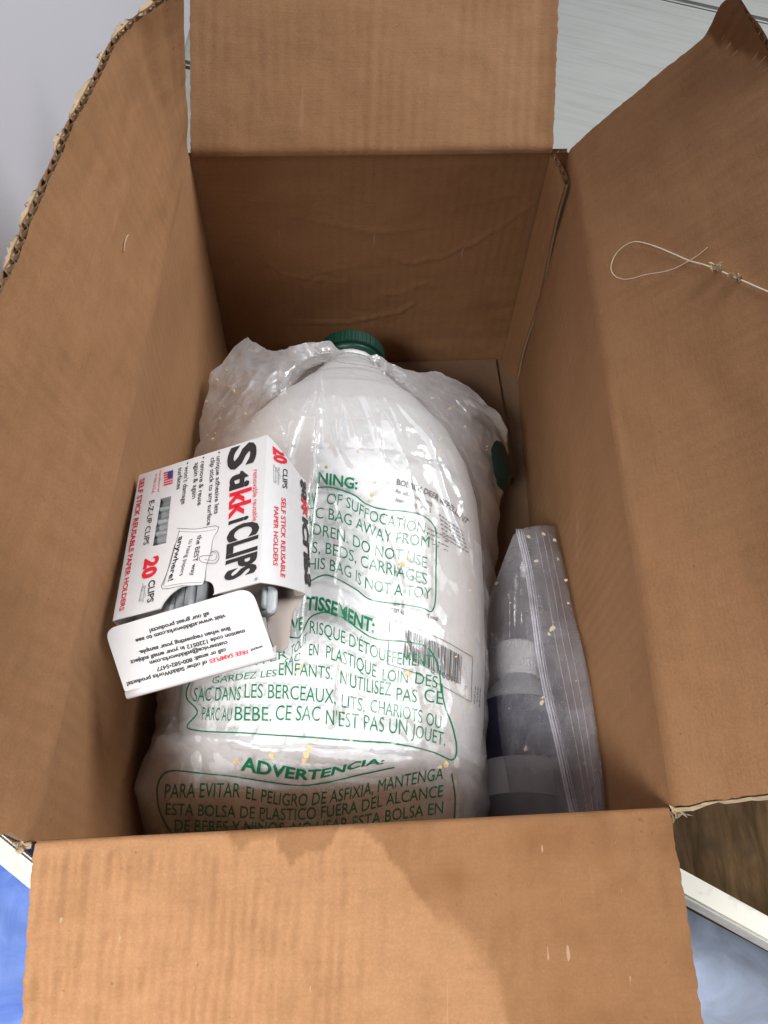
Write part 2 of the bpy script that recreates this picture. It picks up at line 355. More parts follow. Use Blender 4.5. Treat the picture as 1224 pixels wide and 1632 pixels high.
# ---------------------------------------------------------------- cardboard box
RIM = .200; TH = .0042
BL = np.array([-.1221, .4558, RIM]); BR = np.array([.1114, .4751, RIM]); RB = np.array([.1246, .4765, RIM])
FR = np.array([.1218, .0635, RIM]); FLc = np.array([-.1206, .0460, RIM])
DN = np.array([0, 0, -RIM])
box = empty('cardboard_box'); tag(box, 'open brown cardboard box with raised flaps and a stained front flap with shade in its colour', 'cardboard box')
def panel(name, S, nu, nv, side, flutes, mat=M_kraft, disp=None, stain_shade=None, jit=0.0, fade=0, parent=box, jedges='1', th=TH, outer_short=0.0):
    """S(u,v)->3D inner face; side=+1/-1: thickness along +/- the grid normal"""
    us = np.linspace(0, 1, nu); vs = np.linspace(0, 1, nv); G = np.zeros((nu, nv, 3))
    for i, u in enumerate(us):
        for j, v_ in enumerate(vs):
            uu, vv = u, v_
            if jit:
                if '1' in jedges: vv = v_ * (1 + jit * (.6 * fbm(u * 9, 3.1, 1) + .5 * fbm(u * 45, 7.7, 2, 3)) * max(0, (v_ - .7) / .3))
                if 'a' in jedges and u < .06: uu = u + (1 - u / .06) * jit * .25 * fbm(v_ * 25, 1.3, 5, 3)
                if 'b' in jedges and u > .94: uu = u - (1 - (1 - u) / .06) * jit * .25 * fbm(v_ * 25, 4.3, 5, 3)
            G[i, j] = S(uu, vv)
    N = normals(G) * side
    if disp is not None:
        D = np.array([[disp(u, v_) for v_ in vs] for u in us])
        if fade: D = D * (sstep(0.0, .06, vs) if fade > 0 else sstep(1.0, .95, vs))[None, :]
        G = G - N * D[..., None]
    O = G + N * th
    V = np.concatenate([G.reshape(-1, 3), O.reshape(-1, 3)]); F = gridfaces(nu, nv, 0, side > 0) + gridfaces(nu, nv, nu * nv, side < 0)
    me = mesh(name, V, F)
    at_ = me.attributes.new('stain_shade', 'FLOAT', 'POINT'); sv = np.zeros(len(V))
    if stain_shade is not None: sv[:nu * nv] = np.array([[stain_shade(u, v_) for v_ in vs] for u in us]).ravel()
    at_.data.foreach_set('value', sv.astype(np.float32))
    wu = np.linalg.norm(G[-1, 0] - G[0, 0]); wv_ = np.linalg.norm(G[0, -1] - G[0, 0])
    uvw = np.zeros((len(V), 3), np.float32); uu_, vv_ = np.meshgrid(us * wu, vs * wv_, indexing='ij'); uvw[:, 0] = np.tile(uu_.ravel(), 2); uvw[:, 1] = np.tile(vv_.ravel(), 2)
    me.attributes.new('panel_uv', 'FLOAT_VECTOR', 'POINT').data.foreach_set('vector', uvw.ravel())
    o = obj(name, me, mat, parent, smooth=True)
    # wavy medium between the liners, open at the cut edges
    nf = flutes * 8 + 1; mv = 14; uf = np.linspace(0, 1, nf); vf = np.linspace(0, 1, mv); gi = uf * (nu - 1); gj = vf * (nv - 1)
    def samp(A):
        i0 = np.clip(gi.astype(int), 0, nu - 2); fu = (gi - i0)[:, None, None]; j0 = np.clip(gj.astype(int), 0, nv - 2); fv = (gj - j0)[None, :, None]
        a = A[i0][:, j0]; b = A[i0 + 1][:, j0]; c = A[i0][:, j0 + 1]; d_ = A[i0 + 1][:, j0 + 1]
        return (a * (1 - fu) + b * fu) * (1 - fv) + (c * (1 - fu) + d_ * fu) * fv
    ph = .5 + .43 * np.sin(2 * math.pi * flutes * uf + np.array([1.1 * fbm(q_ * flutes * .35, 2.2, flutes) for q_ in uf])) * np.array([1 - .55 * abs(fbm(q_ * flutes * .2, 5.2, flutes)) for q_ in uf]); Wm = samp(G) + samp(N) * (ph * th)[:, None, None]
    obj('fluting', mesh('fluting', Wm.reshape(-1, 3), gridfaces(nf, mv)), M_flute, o, smooth=True)
    return o, G, N
def bil(a, b, c, d):
    a, b, c, d = map(np.array, (a, b, c, d))
    return lambda u, v: (a * (1 - u) + b * u) * (1 - v) + (d * (1 - u) + c * u) * v
def crease(X, Y, lines):
    """ridge height at the plane points (X, Y) from polylines (pts, amplitude, width)"""
    H = np.zeros_like(X)
    for pts, amp, wd in lines:
        best = np.full_like(X, 9.0); par = np.zeros_like(X); m = len(pts) - 1
        for k, (a, b) in enumerate(zip(pts[:-1], pts[1:])):
            ab = b - a; t = np.clip(((X - a[0]) * ab[0] + (Y - a[1]) * ab[1]) / (ab @ ab), 0, 1)
            e = np.hypot(X - a[0] - ab[0] * t, Y - a[1] - ab[1] * t); par = np.where(e < best, (k + t) / m, par); best = np.minimum(best, e)
        H += amp * np.sin(math.pi * np.clip(par, .02, .98)) ** .7 * np.exp(-np.abs(best / wd) ** 1.3)
    return H
# back wall with pressed-in wrinkles (plane coordinates: x, z)
def bw(px, py):
    r = ray(px, py); t = .462 / r[1]; return np.array([CAM[0] + r[0] * t, CAM[2] + r[2] * t])
BWL = [([bw(*p) for p in L], a * 2.3, w_ * .62) for L, a, w_ in [
    ([(330, 322), (430, 316), (490, 325)], .0005, .0012), ([(450, 340), (500, 350), (540, 362), (600, 375), (720, 372)], .0008, .0012),
    ([(610, 405), (640, 425), (660, 430), (720, 418), (790, 385), (870, 330)], .0008, .0013), ([(380, 378), (420, 405), (460, 435), (520, 450), (580, 458)], .0007, .0012),
    ([(430, 508), (500, 515), (560, 518), (640, 508), (665, 495), (700, 520)], .0008, .0013), ([(590, 475), (640, 478), (680, 462), (700, 458)], .0005, .001),
    ([(560, 250), (640, 258), (720, 252)], .0007, .0012), ([(700, 350), (780, 335), (850, 322)], .0005, .001), ([(480, 440), (540, 432), (600, 425)], .0004, .001)]]
def bwd(u, v):
    x = BL[0] + (RB[0] - BL[0]) * u; z = RIM * v
    return float(crease(np.array([x + .0012 * fbm(z * 90, x * 60)]), np.array([z + .0012 * fbm(x * 90, z * 60, 4)]), BWL)[0]) + .0005 * fbm(x * 30, z * 90, 1) + .0015 * fbm(x * 8, z * 8, 6)
panel('back_wall', fade=-1, S=bil(BL + DN - (.008, 0, 0), RB + DN, RB, BL - (.001, 0, 0)), nu=160, nv=90, side=-1, flutes=34, disp=bwd, stain_shade=lambda u, v: .35 * sstep(.97, 1.0, v) + .30 * max(0, fbm(u * 4, v * 3, 9)))
panel('left_wall', fade=-1, S=bil(FLc + DN, BL + DN, BL, FLc), nu=70, nv=40, side=-1, flutes=56, disp=lambda u, v: -.004 * math.sin(math.pi * u) * math.sin(math.pi * min(1, v)) + .0006 * fbm(u * 10, v * 4) + .0005 * fbm(u * 40, v, 3), stain_shade=lambda u, v: .25 * max(0, fbm(u * 5, v * 3, 19)))
panel('right_wall', fade=-1, S=bil(FR + DN, RB + DN, RB, FR), nu=70, nv=40, side=1, flutes=56, disp=lambda u, v: .0006 * fbm(u * 10, v * 4) + .0005 * fbm(u * 40, v, 3), stain_shade=lambda u, v: .25 * max(0, fbm(u * 5, v * 3, 29)))
panel('front_wall', bil(FLc + DN, FR + DN, FR, FLc), 40, 20, 1, 34, disp=None)
# glue tab across the back right corner, cut at a slant on top
TB0 = BR + np.array([.0008, -.0015, 0]); TB1 = np.array([.1213, .4500, RIM - .002])
panel('glue_tab', lambda u, v: (TB0 * (1 - u) + TB1 * u + np.array([.0018, 0, 0]) * u * (1 - v)) + np.array([0, 0, -RIM + .001 + (RIM - .001 - .004 * u ** 3) * v]) + np.array([-.0012, 0, 0]) * math.sin(v * 9) * u, 16, 40, -1, 4, jit=0, th=.0036)
# bottom flaps
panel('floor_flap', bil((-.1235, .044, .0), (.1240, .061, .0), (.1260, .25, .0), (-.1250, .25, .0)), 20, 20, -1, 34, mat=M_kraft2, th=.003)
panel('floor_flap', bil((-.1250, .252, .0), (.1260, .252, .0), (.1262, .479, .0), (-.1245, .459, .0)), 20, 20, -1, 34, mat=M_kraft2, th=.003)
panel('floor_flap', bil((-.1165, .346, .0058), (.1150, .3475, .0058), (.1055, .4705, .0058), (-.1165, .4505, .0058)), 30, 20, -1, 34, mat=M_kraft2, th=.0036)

def flap(A, B, up_in, out_dir, th_fn, L_fn, bend=.006):
    """surface hinged on A-B; th_fn(u): final angle (deg) above the outward horizontal, wall below counts as 90"""
    cache = {}
    def prof(u):
        k = round(u, 4)
        if k not in cache:
            s = np.linspace(0, .14, 141); th = th_fn(min(1, max(0, u))); a = np.radians(90 + (th - 90) * sstep(-.002, bend, s))
            ds = s[1] - s[0]; cache[k] = (s, np.r_[0, np.cumsum(np.cos(a[:-1]) * ds)], np.r_[0, np.cumsum(np.sin(a[:-1]) * ds)])
        return cache[k]
    out = np.array(out_dir, float)
    def S(u, v):
        L = L_fn(min(1, max(0, u))) * v; s, h, z = prof(u)
        return A * (1 - u) + B * u + out * np.interp(L, s, h) + np.array([0, 0, np.interp(L, s, z)])
    return S
ip = lambda xs, ys: (lambda u: float(np.interp(u, xs, ys)))
# left flap (u from back to front)
tl = ip([0, .03, .08, .135, .3, .55, .8, 1], [99, 94, 87, 83, 79, 77, 74, 70])
_SLf = flap(BL, FLc, 0, (-1, 0, 0), tl, ip([0, 1], [.1, .1]))
def SL(u, v): return _SLf(u, v) + np.array([-.0016, -.006, 0]) * (max(0, 1 - u * 4) * max(v, 0) ** .5 * (1 - .7 * v))
lf, LG, LN = panel('left_flap', fade=1, S=SL, nu=160, nv=50, side=1, flutes=58,
    disp=lambda u, v: .0022 * fbm(u * 3, v * 2, 3) + .0005 * fbm(u * 45, v * 3, 5), jit=.016, jedges='1b', stain_shade=lambda u, v: .40 * max(0, fbm(u * 4 + 2, v * 2.5, 7)) + .15 * max(0, fbm(u * 14, v * 8, 8)))
# right flap
tr_ = ip([0, .07, .4, 1], [58, 54, 50, 47])
_SRf = flap(RB, FR, 0, (1, 0, 0), tr_, ip([0, 1], [.126, .126]))
def SR(u, v):
    p = np.array(_SRf(u, v)); k = max(0, 1 - u) ** 3; p[1] += -.026 * k * v ** 1.15
    return p + np.array([-.0075, 0, .0055]) * float(sstep(.80, .95, v - u * 1.2))
rf, RG, RN = panel('right_flap', fade=1, S=SR, nu=120, nv=60, side=-1, flutes=58, disp=lambda u, v: .0014 * fbm(u * 3, v * 2, 13) + .0004 * fbm(u * 45, v * 3, 5), jit=.009, jedges='1ab', stain_shade=lambda u, v: .30 * max(0, fbm(u * 4, v * 3, 17)) + .85 * float(sstep(.80, .84, v - u * 1.2 + .03 * fbm(u * 30, v * 30, 3))))
# back flap (u left to right)
tb = ip([0, 1], [40, 33])
def bstain(u, v):
    e = max(sstep(.93, .985, u + .02 * fbm(v * 9, 2)), .8 * sstep(.10, .02, v + .02 * fbm(u * 7, 5)) * (sstep(.14, .06, u) + sstep(.80, .92, u)), .55 * sstep(.70, .90, v + .05 * fbm(u * 6, 3.3)) * sstep(.62, .70, u))
    return .42 * float(e) + .12 * max(0, fbm(u * 5, v * 4, 11))
bf, BG, BN = panel('back_flap', fade=1, S=flap(BL + (0.001, 0, 0), BR + (.002, 0, 0), 0, (0, 1, 0), tb, ip([0, 1], [.118, .118])), nu=110, nv=60, side=-1, flutes=34,
    disp=lambda u, v: .0012 * fbm(u * 3, v * 2, 23) + .0004 * math.exp(-((u - .49) / .006) ** 2) + .00025 * fbm(u * 60, v * 3, 5), jit=.012, jedges='1ab', stain_shade=bstain)
# front flap with raised flutes, a damp-stained rim and a soft shadow painted on the right
tf = ip([0, 1], [-24, -2])
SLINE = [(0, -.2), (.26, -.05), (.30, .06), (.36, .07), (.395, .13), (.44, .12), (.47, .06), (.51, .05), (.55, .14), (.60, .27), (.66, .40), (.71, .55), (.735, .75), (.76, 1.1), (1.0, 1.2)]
def fstain_shade(u, v):
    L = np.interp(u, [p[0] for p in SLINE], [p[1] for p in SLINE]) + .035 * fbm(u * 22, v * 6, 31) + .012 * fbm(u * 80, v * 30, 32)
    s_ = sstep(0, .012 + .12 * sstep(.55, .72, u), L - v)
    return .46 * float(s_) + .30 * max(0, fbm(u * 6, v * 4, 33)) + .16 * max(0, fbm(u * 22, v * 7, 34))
def fdisp(u, v):
    k = (u * 30.5 + .12 * fbm(u * 9, v * 5, 41)); a = .00085 * (1 - .75 * sstep(.42, .62, u)) * (.5 + .7 * abs(fbm(u * 5, v * 5, 42)) * 1.6)
    return a * math.sin(2 * math.pi * k) * float(sstep(.02, .10, v)) + .0022 * fbm(u * 3.5, v * 2.5, 43) + .0009 * fbm(u * 12, v * 9, 45) + .00025 * fbm(u * 60, v * 40, 44) + .0008 * math.exp(-((u - .475) / .012) ** 2) * float(sstep(.1, .2, v))
ff, FG, FN = panel('front_flap', fade=1, S=flap(FLc + (.0015, 0, 0), FR - (.0015, 0, 0), 0, (0, -1, 0), tf, ip([0, 1], [.108, .118])), nu=330, nv=70, side=1, flutes=34, disp=fdisp, jit=.012, jedges='1ab', stain_shade=fstain_shade)
# torn outer paper along the cut edge of the left flap, and at the corners
def torn(name, edge, nrm, outv, parent, segs, seed):
    V = []; F = []; rnd = random.Random(seed)
    for a, b in segs:
        m = 14; st = len(V); i0, i1 = a * (len(edge) - 1), b * (len(edge) - 1)
        for k in range(m):
            t = i0 + (i1 - i0) * k / (m - 1); i = int(t); fr_ = t - i; p = edge[i] * (1 - fr_) + edge[min(i + 1, len(edge) - 1)] * fr_; nn = nrm[i]; ou = outv[i]
            wv = math.sin(math.pi * k / (m - 1)) ** .6; wd = (.0008 + .0018 * rnd.random()) * wv; sp = (.0003 + .0020 * rnd.random()) * wv
            V += [p + nn * TH * .9 - ou * .002, p + nn * (TH * 1.1 + sp * .5) + ou * wd * .5, p + nn * (TH + sp) + ou * (wd * .9) + (rnd.uniform(-1, 1) * .0012) * np.array([0, 1, 0])]
        for k in range(m - 1):
            q = st + k * 3
            F += [(q, q + 3, q + 4, q + 1), (q + 1, q + 4, q + 5, q + 2)]
    o = obj(name, mesh(name, V, F), M_torn, parent, smooth=True); return o
def edgeframe(G, N):
    e = G[:, -1]; ou = G[:, -1] - G[:, -2]; ou /= np.linalg.norm(ou, axis=1, keepdims=True); return e, N[:, -1], ou
for k_, sg in enumerate([(.03, .065), (.075, .125), (.15, .17), (.2, .28), (.30, .34), (.40, .46), (.47, .52), (.55, .60)]): torn('torn_paper', *edgeframe(LG, LN), lf, [sg], 3 + k_)
# ragged paper tufts where the flaps were cut apart at the corners
def tuft(name, c, parent, seed, r=.007, nst=16):
    rnd = random.Random(seed); V = []; F = []
    for k in range(nst):
        d_ = np.array([rnd.uniform(-1, 1), rnd.uniform(-1, 1), rnd.uniform(-.3, 1)]); d_ /= np.linalg.norm(d_); s_ = np.cross(d_, (rnd.random(), rnd.random(), rnd.random())); s_ /= np.linalg.norm(s_)
        L = r * rnd.uniform(.4, 1); wd = r * rnd.uniform(.15, .4); b = len(V); c0 = np.array(c) + np.array([rnd.uniform(-1, 1), rnd.uniform(-1, 1), rnd.uniform(-.5, .5)]) * r * .4
        V += [c0 - s_ * wd, c0 + s_ * wd, c0 + d_ * L * .6 + s_ * wd * .8 + np.array([0, 0, .001]), c0 + d_ * L * .6 - s_ * wd * .7, c0 + d_ * L]
        F += [(b, b + 1, b + 2, b + 3), (b + 3, b + 2, b + 4)]
    obj(name, mesh(name, V, F), M_torn, parent)
tuft('torn_paper', FR + np.array([.0025, -.001, -.001]), rf, 5, .006); tuft('torn_paper', FLc + np.array([-.003, -.001, -.001]), lf, 6, .005)
def tearstrip(name, pts, parent, wd):
    V = []; F = []; rnd = random.Random(9)
    for k, p in enumerate(pts):
        V += [p, p + np.array([wd * rnd.uniform(.4, 1.2), wd * rnd.uniform(-.8, -.1), -wd * rnd.uniform(.1, .8)])]
    F = [(2 * k, 2 * k + 1, 2 * k + 3, 2 * k + 2) for k in range(len(pts) - 1)]; obj(name, mesh(name, V, F), M_torn, parent)
fe = [RG[-1, int(j)] + np.array([.0, -.0006, .0003]) for j in np.linspace(0, 59, 40)]
tearstrip('torn_paper', fe, rf, .0016)

# ---------------------------------------------------------------- white jug
JX, JZ = -.0165, .073
JY = np.array([.080, .082, .088, .100, .125, .16, .20, .24, .27, .295, .32, .345, .365, .380, .388, .392, .395, .408])
JA = np.array([.030, .058, .074, .081, .0845, .087, .0885, .0888, .0872, .0820, .0715, .0535, .0370, .0262, .0212, .0190, .0186, .0186])
JB = np.array([.026, .048, .060, .066, .0685, .070, .0705, .0700, .0685, .0655, .0590, .0465, .0340, .0255, .0210, .0190, .0186, .0186])
def jug_dim(y): return np.interp(y, yy, ja), np.interp(y, yy, jb)
JE = 2.35
jug = empty('plastic_jug'); tag(jug, 'large white plastic jug with green screw cap lying inside the clear bag', 'jug')
yy = np.array(sorted(set(np.r_[JY, np.linspace(.080, .408, 70)]))); ns = 72; V = []; F = []
# smooth the profile
def sm(A): 
    a = np.interp(yy, JY, A)
    for _ in range(2): a[2:-6] = (a[1:-7] + 2 * a[2:-6] + a[3:-5]) / 4
    return a
ja, jb = sm(JA), sm(JB)
for i, y in enumerate(yy):
    ex = JE + (2.0 - JE) * sstep(.34, .39, y)
    for k in range(ns):
        a = 2 * math.pi * k / ns; c, s_ = math.cos(a), math.sin(a)
        V.append((JX + ja[i] * math.copysign(abs(c) ** (2 / ex), c), y, JZ + jb[i] * math.copysign(abs(s_) ** (2 / ex), s_)))
for i in range(len(yy) - 1):
    for k in range(ns): F.append((i * ns + k, i * ns + (k + 1) % ns, (i + 1) * ns + (k + 1) % ns, (i + 1) * ns + k))
F.append(tuple(range(ns)))
jme = mesh('body', V, F); jb_o = obj('body', jme, M_jug, jug, smooth=True)
BVJ = BVHTree.FromPolygons([Vector(v) for v in V], F)
V, F = lathe([(0, .0195), (.002, .0205), (.0045, .0205), (.0055, .0188), (.009, .0186)], (JX, .3925, JZ), (0, 1, 0), 48, False); obj('neck_ring', mesh('neck_ring', V, F), M_jug, jug, smooth=True)
rib = lambda r: (lambda a: r + .00010 * (1 if math.sin(a * 60) > 0 else -1))
V, F = lathe([(0, .0225), (.0008, rib(.0252)), (.0105, rib(.0247)), (.0120, .0236), (.0127, .0218), (.0123, .0170), (.0123, .0005)], (JX, .3990, JZ), (0, 1, 0), 240); cap = obj('cap', mesh('cap', V, F), M_cap, jug)
V, F = lathe([(0, .0190), (.0005, .0240), (.003, .0240), (.0034, .0195)], (JX, .3950, JZ), (0, 1, 0), 48); obj('tamper_ring', mesh('tamper_ring', V, F), M_cap, cap, smooth=True)
# label print on the jug: (zoom coordinates of the print converted to sheet points)
cj = Caster(BVJ, .0003); Z2 = lambda *p: [(440 + x / 3.4, 720 + y / 3.4) for x, y in p]
def words(pr, a, b, hgt, rnd, cast, gap=.25, drop=(0, 1)):
    """a line of unreadably small print: short dashes"""
    a, b = np.array(a), np.array(b); L = np.linalg.norm(b - a); d_ = (b - a) / L; t = 0; nrm = np.array([d_[1], -d_[0]])
    while t < L:
        wd = rnd.uniform(3, 8); e = min(L, t + wd)
        if rnd.random() > .08: pr.quad([a + d_ * t, a + d_ * e, a + d_ * e + nrm * hgt, a + d_ * t + nrm * hgt], cast)
        t = e + 1.4
pk = Print(); pg = Print(); rnd = random.Random(4)
class JugPrint:
    def text(s, *a, **k): q = Print(); q.text(*a, **k); q.build('printed_line', M_ink_black, jb_o)
jp = JugPrint()
jp.text('BOBBEX DEER REPELLENT', Z2((652, 178), (740, 205), (830, 240), (900, 285), (960, 330), (1030, 395)), (1, -9), cj, .02, up2=(4, -7))
jp.text('An effective, long', Z2((645, 222), (750, 255), (845, 292)), (0, -7), cj); jp.text('deer—long lasting', Z2((643, 268), (740, 295), (838, 325)), (0, -7), cj)
for k in range(6): words(pg, Z2((880 + k * 4, 345 + k * 24))[0], Z2((1010 + k * 6, 440 + k * 22))[0], 2.2, rnd, cj)
pg.build('fine_print', M_ink_grey, jb_o); pg = Print()
for k in range(8): words(pg, Z2((645, 345 + k * 44))[0], Z2((800, 390 + k * 46))[0], 2.6, rnd, cj)
pg.build('fine_print', M_ink_grey, jb_o); pg = Print()
for k in range(4): words(pg, Z2((820, 420 + k * 24))[0], Z2((930, 470 + k * 24))[0], 2.0, rnd, cj)
pg.build('fine_print', M_ink_grey, jb_o); pg = Print()
words(pg, Z2((640, 300))[0], Z2((830, 350))[0], .8, rnd, cj)
jp.text('Inert ingredients', Z2((620, 830), (700, 850), (800, 875)), (0, -6), cj); jp.text('TOTAL', Z2((620, 866), (697, 886)), (0, -6.5), cj, .02); jp.text('Total', Z2((815, 900), (876, 917)), (0, -6.5), cj, .02)
pk.line(Z2((617, 905), (750, 955), (900, 1020), (1062, 1112)), .9, cj); pk.line(Z2((1062, 1112), (1055, 1357)), .9, cj, False); pk.line(Z2((1055, 1357), (880, 1260), (740, 1195), (604, 1150)), .9, cj); pk.line(Z2((604, 1150), (617, 905)), .9, cj, False)
pk.build('barcode_frame', M_ink_black, jb_o); pk = Print(); x = 0.0; rb = random.Random(11)
while x < 1:
    wd = rb.choice([.010, .012, .018, .026]); t0, t1 = x, min(1, x + wd)
    top = lambda t: np.array(Z2((700 + 308 * t, 960 + 150 * t + 8 * math.sin(math.pi * t) * -1))[0]); bot = lambda t: np.array(Z2((692 + 308 * t, 1112 + 152 * t))[0])
    pk.add2d(np.array([top(t0) + (bot(t0) - top(t0)) * q for q in np.linspace(0, 1, 6)] + [top(t1) + (bot(t1) - top(t1)) * q for q in np.linspace(0, 1, 6)]), [(q, q + 1, q + 7, q + 6) for q in range(5)], cj); x = t1 + rb.choice([.007, .011, .016])
pk.text('0', Z2((836, 1196), (858, 1207)), (0, -9), cj); pk.text('10019', Z2((884, 1218), (980, 1262)), (0, -10), cj); pk.text('7', Z2((1018, 1290), (1030, 1296)), (0, -7), cj)
pg.build('fine_print', M_ink_grey, jb_o); pg = Print()
for k in range(3): words(pg, Z2((1075 + k * 14, 1270 + k * 6))[0], Z2((1068 + k * 14, 1372 + k * 6))[0], 1.6, rnd, cj)
pk.build('barcode', M_ink_black, jb_o); pg.build('fine_print', M_ink_grey, jb_o)

# green trigger sprayer head tucked beside the jug shoulder, seen through the bag
spr = empty('sprayer_head'); tag(spr, 'dark green plastic sprayer head in the bag beside the jug shoulder', 'sprayer')
c0 = at(750, 722, .050)
V, F = lathe([(-.040, .004), (-.038, .012), (-.030, .0175), (-.015, .020), (.0, .0205), (.016, .019), (.028, .015), (.034, .008), (.036, .002)], c0 + np.array([.004, .004, 0]), (-.28, 1, .05), 32); obj('body', mesh('body', V, F), M_green, spr, smooth=True)
V, F = tube(catmull([c0 + (.003, .03, .004), c0 + (-.006, .045, .004), c0 + (-.012, .058, .0)], 6), [.008] * 7 + [.0065] * 6, 14); obj('nozzle', mesh('nozzle', V, F), M_green, spr, smooth=True)
V, F = tube(catmull([c0 + (.006, .01, -.012), c0 + (.014, -.012, -.022), c0 + (.012, -.035, -.030)], 6), .006, 12); obj('trigger', mesh('trigger', V, F), M_green, spr, smooth=True)

# ---------------------------------------------------------------- clear printed bag over the jug
bag = empty('plastic_bag'); tag(bag, 'clear wrinkled plastic bag printed with green suffocation warnings around the jug', 'plastic bag')
def jug_top(x, y):
    a, b = jug_dim(y); q = abs((x - JX) / (a + .0020))
    if y > .386: return -1
    return JZ + (b + .0022) * max(0, 1 - q ** 2.35) ** (1 / 2.35) if q < 1 else -1
def P2(pts):
    o_ = []
    for px, py in pts:
        h = cj(px, py); o_.append(np.array(h)[:2] if h is not None else at(px, py, .10)[:2])
    return o_
BCR = [(P2(p), a * 1.05, w_ * .72) for p, a, w_ in [
    ([(505, 590), (512, 640), (530, 710), (560, 770)], .0030, .0032), ([(470, 600), (452, 660), (455, 740)], .0026, .004), ([(520, 600), (560, 680), (575, 730)], .002, .0025),
    ([(622, 640), (640, 700), (655, 760), (690, 830)], .0016, .002), ([(660, 665), (690, 730), (720, 830), (745, 900)], .0022, .0024), ([(700, 690), (740, 800), (752, 900), (765, 1000)], .0020, .0028),
    ([(500, 745), (490, 800), (482, 870), (476, 950), (468, 1010), (480, 1080)], .0030, .0030), ([(575, 800), (590, 860), (585, 940), (600, 1000)], .0014, .003),
    ([(545, 1050), (538, 1120), (540, 1190)], .0020, .0035), ([(640, 1000), (660, 1080), (672, 1180)], .0014, .003),
    ([(220, 1185), (300, 1180), (420, 1203), (560, 1208), (650, 1222), (760, 1228)], .0030, .0035), ([(215, 1165), (260, 1160), (330, 1150)], .002, .003),
    ([(430, 1225), (520, 1240), (600, 1232), (690, 1215)], .0022, .003), ([(250, 1260), (330, 1280), (450, 1275), (600, 1290)], .002, .003), ([(700, 1010), (730, 1080), (762, 1150)], .0015, .0022),
    ([(515, 600), (500, 640), (470, 700), (455, 760)], .0026, .0026), ([(540, 600), (545, 660), (540, 730)], .0018, .0024), ([(590, 600), (640, 660), (690, 720), (725, 790)], .0020, .0020), ([(480, 600), (430, 640), (390, 690)], .0035, .0035), ([(420, 600), (400, 640), (350, 690)], .003, .003),
    ([(600, 1030), (560, 1100), (530, 1180)], .0014, .0022), ([(720, 960), (700, 1040), (720, 1120), (700, 1200)], .0016, .0022), ([(520, 760), (540, 850), (530, 940)], .0012, .0024), ([(620, 760), (610, 850), (640, 940), (630, 1020)], .0012, .0022),
    ([(400, 1120), (420, 1160), (400, 1200)], .0014, .0025), ([(300, 1100), (340, 1130), (330, 1180)], .0022, .003), ([(240, 1120), (280, 1150), (260, 1190)], .003, .003), ([(340, 640), (380, 610), (430, 600)], .003, .003), ([(300, 690), (360, 650), (400, 650)], .002, .003), ([(600, 620), (640, 690)], .0012, .002), ([(560, 600), (600, 690), (610, 760)], .0014, .0022)]]
XL = ip([.05, .09, .12, .2, .3, .36, .42], [-.1165, -.1195, -.1150, -.117, -.119, -.117, -.110])
XR = ip([.05, .09, .12, .2, .3, .34, .37, .42], [.078, .079, .077, .084, .094, .1005, .098, .080])
ZL = ip([.05, .09, .12, .15, .25, .33, .38, .42], [.075, .080, .070, .08, .075, .075, .082, .080])
ZR = ip([.05, .09, .12, .2, .3, .36, .42], [.04, .035, .025, .02, .040, .055, .05])
NS, NV = 230, 330
YB = ip([0, .06, .10, .16, .22, .28, .36, .40, .44, .50, .56, .62, .70, .80, .90, 1], [.375, .395, .402, .392, .382, .384, .393, .396, .388, .386, .389, .386, .380, .392, .382, .352])
G = np.zeros((NS, NV, 3)); LO = np.zeros((NS, NV))
for i in range(NS):
    s_ = i / (NS - 1); yb = YB(s_) + .0018 * fbm(s_ * 30, 1.7, 2); yf = .0575 + .003 * fbm(s_ * 9, 2)
    for j in range(NV):
        y = yb + (yf - yb) * j / (NV - 1); xl, xr = XL(y) + .002 * fbm(y * 55, 2.2), XR(y) + .002 * fbm(y * 55, 8.2); x = xl + (xr - xl) * s_
        yj = max(.1, min(y, .386)); a, b = jug_dim(yj); z = jug_top(x, y)
        xt0, xt1 = JX - a * .80, JX + a * .80
        # drape from the shoulders of the jug to the bag's own edges
        if x < JX: t = min(1., max(0., (x - xl) / max(.004, xt0 - xl))); zt = jug_top(xt0, yj); base = ZL(y) + (zt - ZL(y)) * t ** .8 + .006 * math.sin(math.pi * t) * sstep(.28, .36, y)
        else: t = min(1., max(0., (xr - x) / max(.004, xr - xt1))); zt = jug_top(xt1, yj); base = ZR(y) + (zt - ZR(y)) * t ** .75
        on = sstep(-.004, .004, float(z - base))
        if y < .098:      # past the end of the jug the film sags down towards the front wall
            k = sstep(.098, .056, y); base = max(base, jug_top(x, .098)) - .040 * k - .012 * k * math.sin(math.pi * s_)
        zz = max(z, base)
        r_ = noise.ridged_multi_fractal(Vector((x * 30 + .3 * fbm(x * 20, y * 20), y * 20, 3.3)), 1.0, 2.1, 4, 1.0, 2.0)
        loose = 1 - .88 * float(on) * float(sstep(.100, .125, y)); LO[i, j] = loose
        zz += .0045 * loose * (r_ * .5 - .1) + .0035 * loose * fbm(x * 26, y * 26, 5) + .0003 * r_ + .0008 * fbm(x * 45, y * 14, 6) + .0007 * noise.ridged_multi_fractal(Vector((x * 75 + y * 20, y * 38, 7.7)), 1.0, 2.0, 2, 1.0, 2.0) * (.35 + .65 * loose)
        zz += .013 * math.exp(-((x + .048) / .020) ** 2 - ((y - .372) / .026) ** 2) + .006 * math.exp(-((x + .075) / .018) ** 2 - ((y - .335) / .030) ** 2)
        if z > 0: zz = max(zz, z + .0002)
        dx = .0016 * fbm(x * 60, y * 60, 8)
        G[i, j] = (x + dx, y, max(zz, .008))
G[..., 2] += crease(G[..., 0], G[..., 1], BCR)
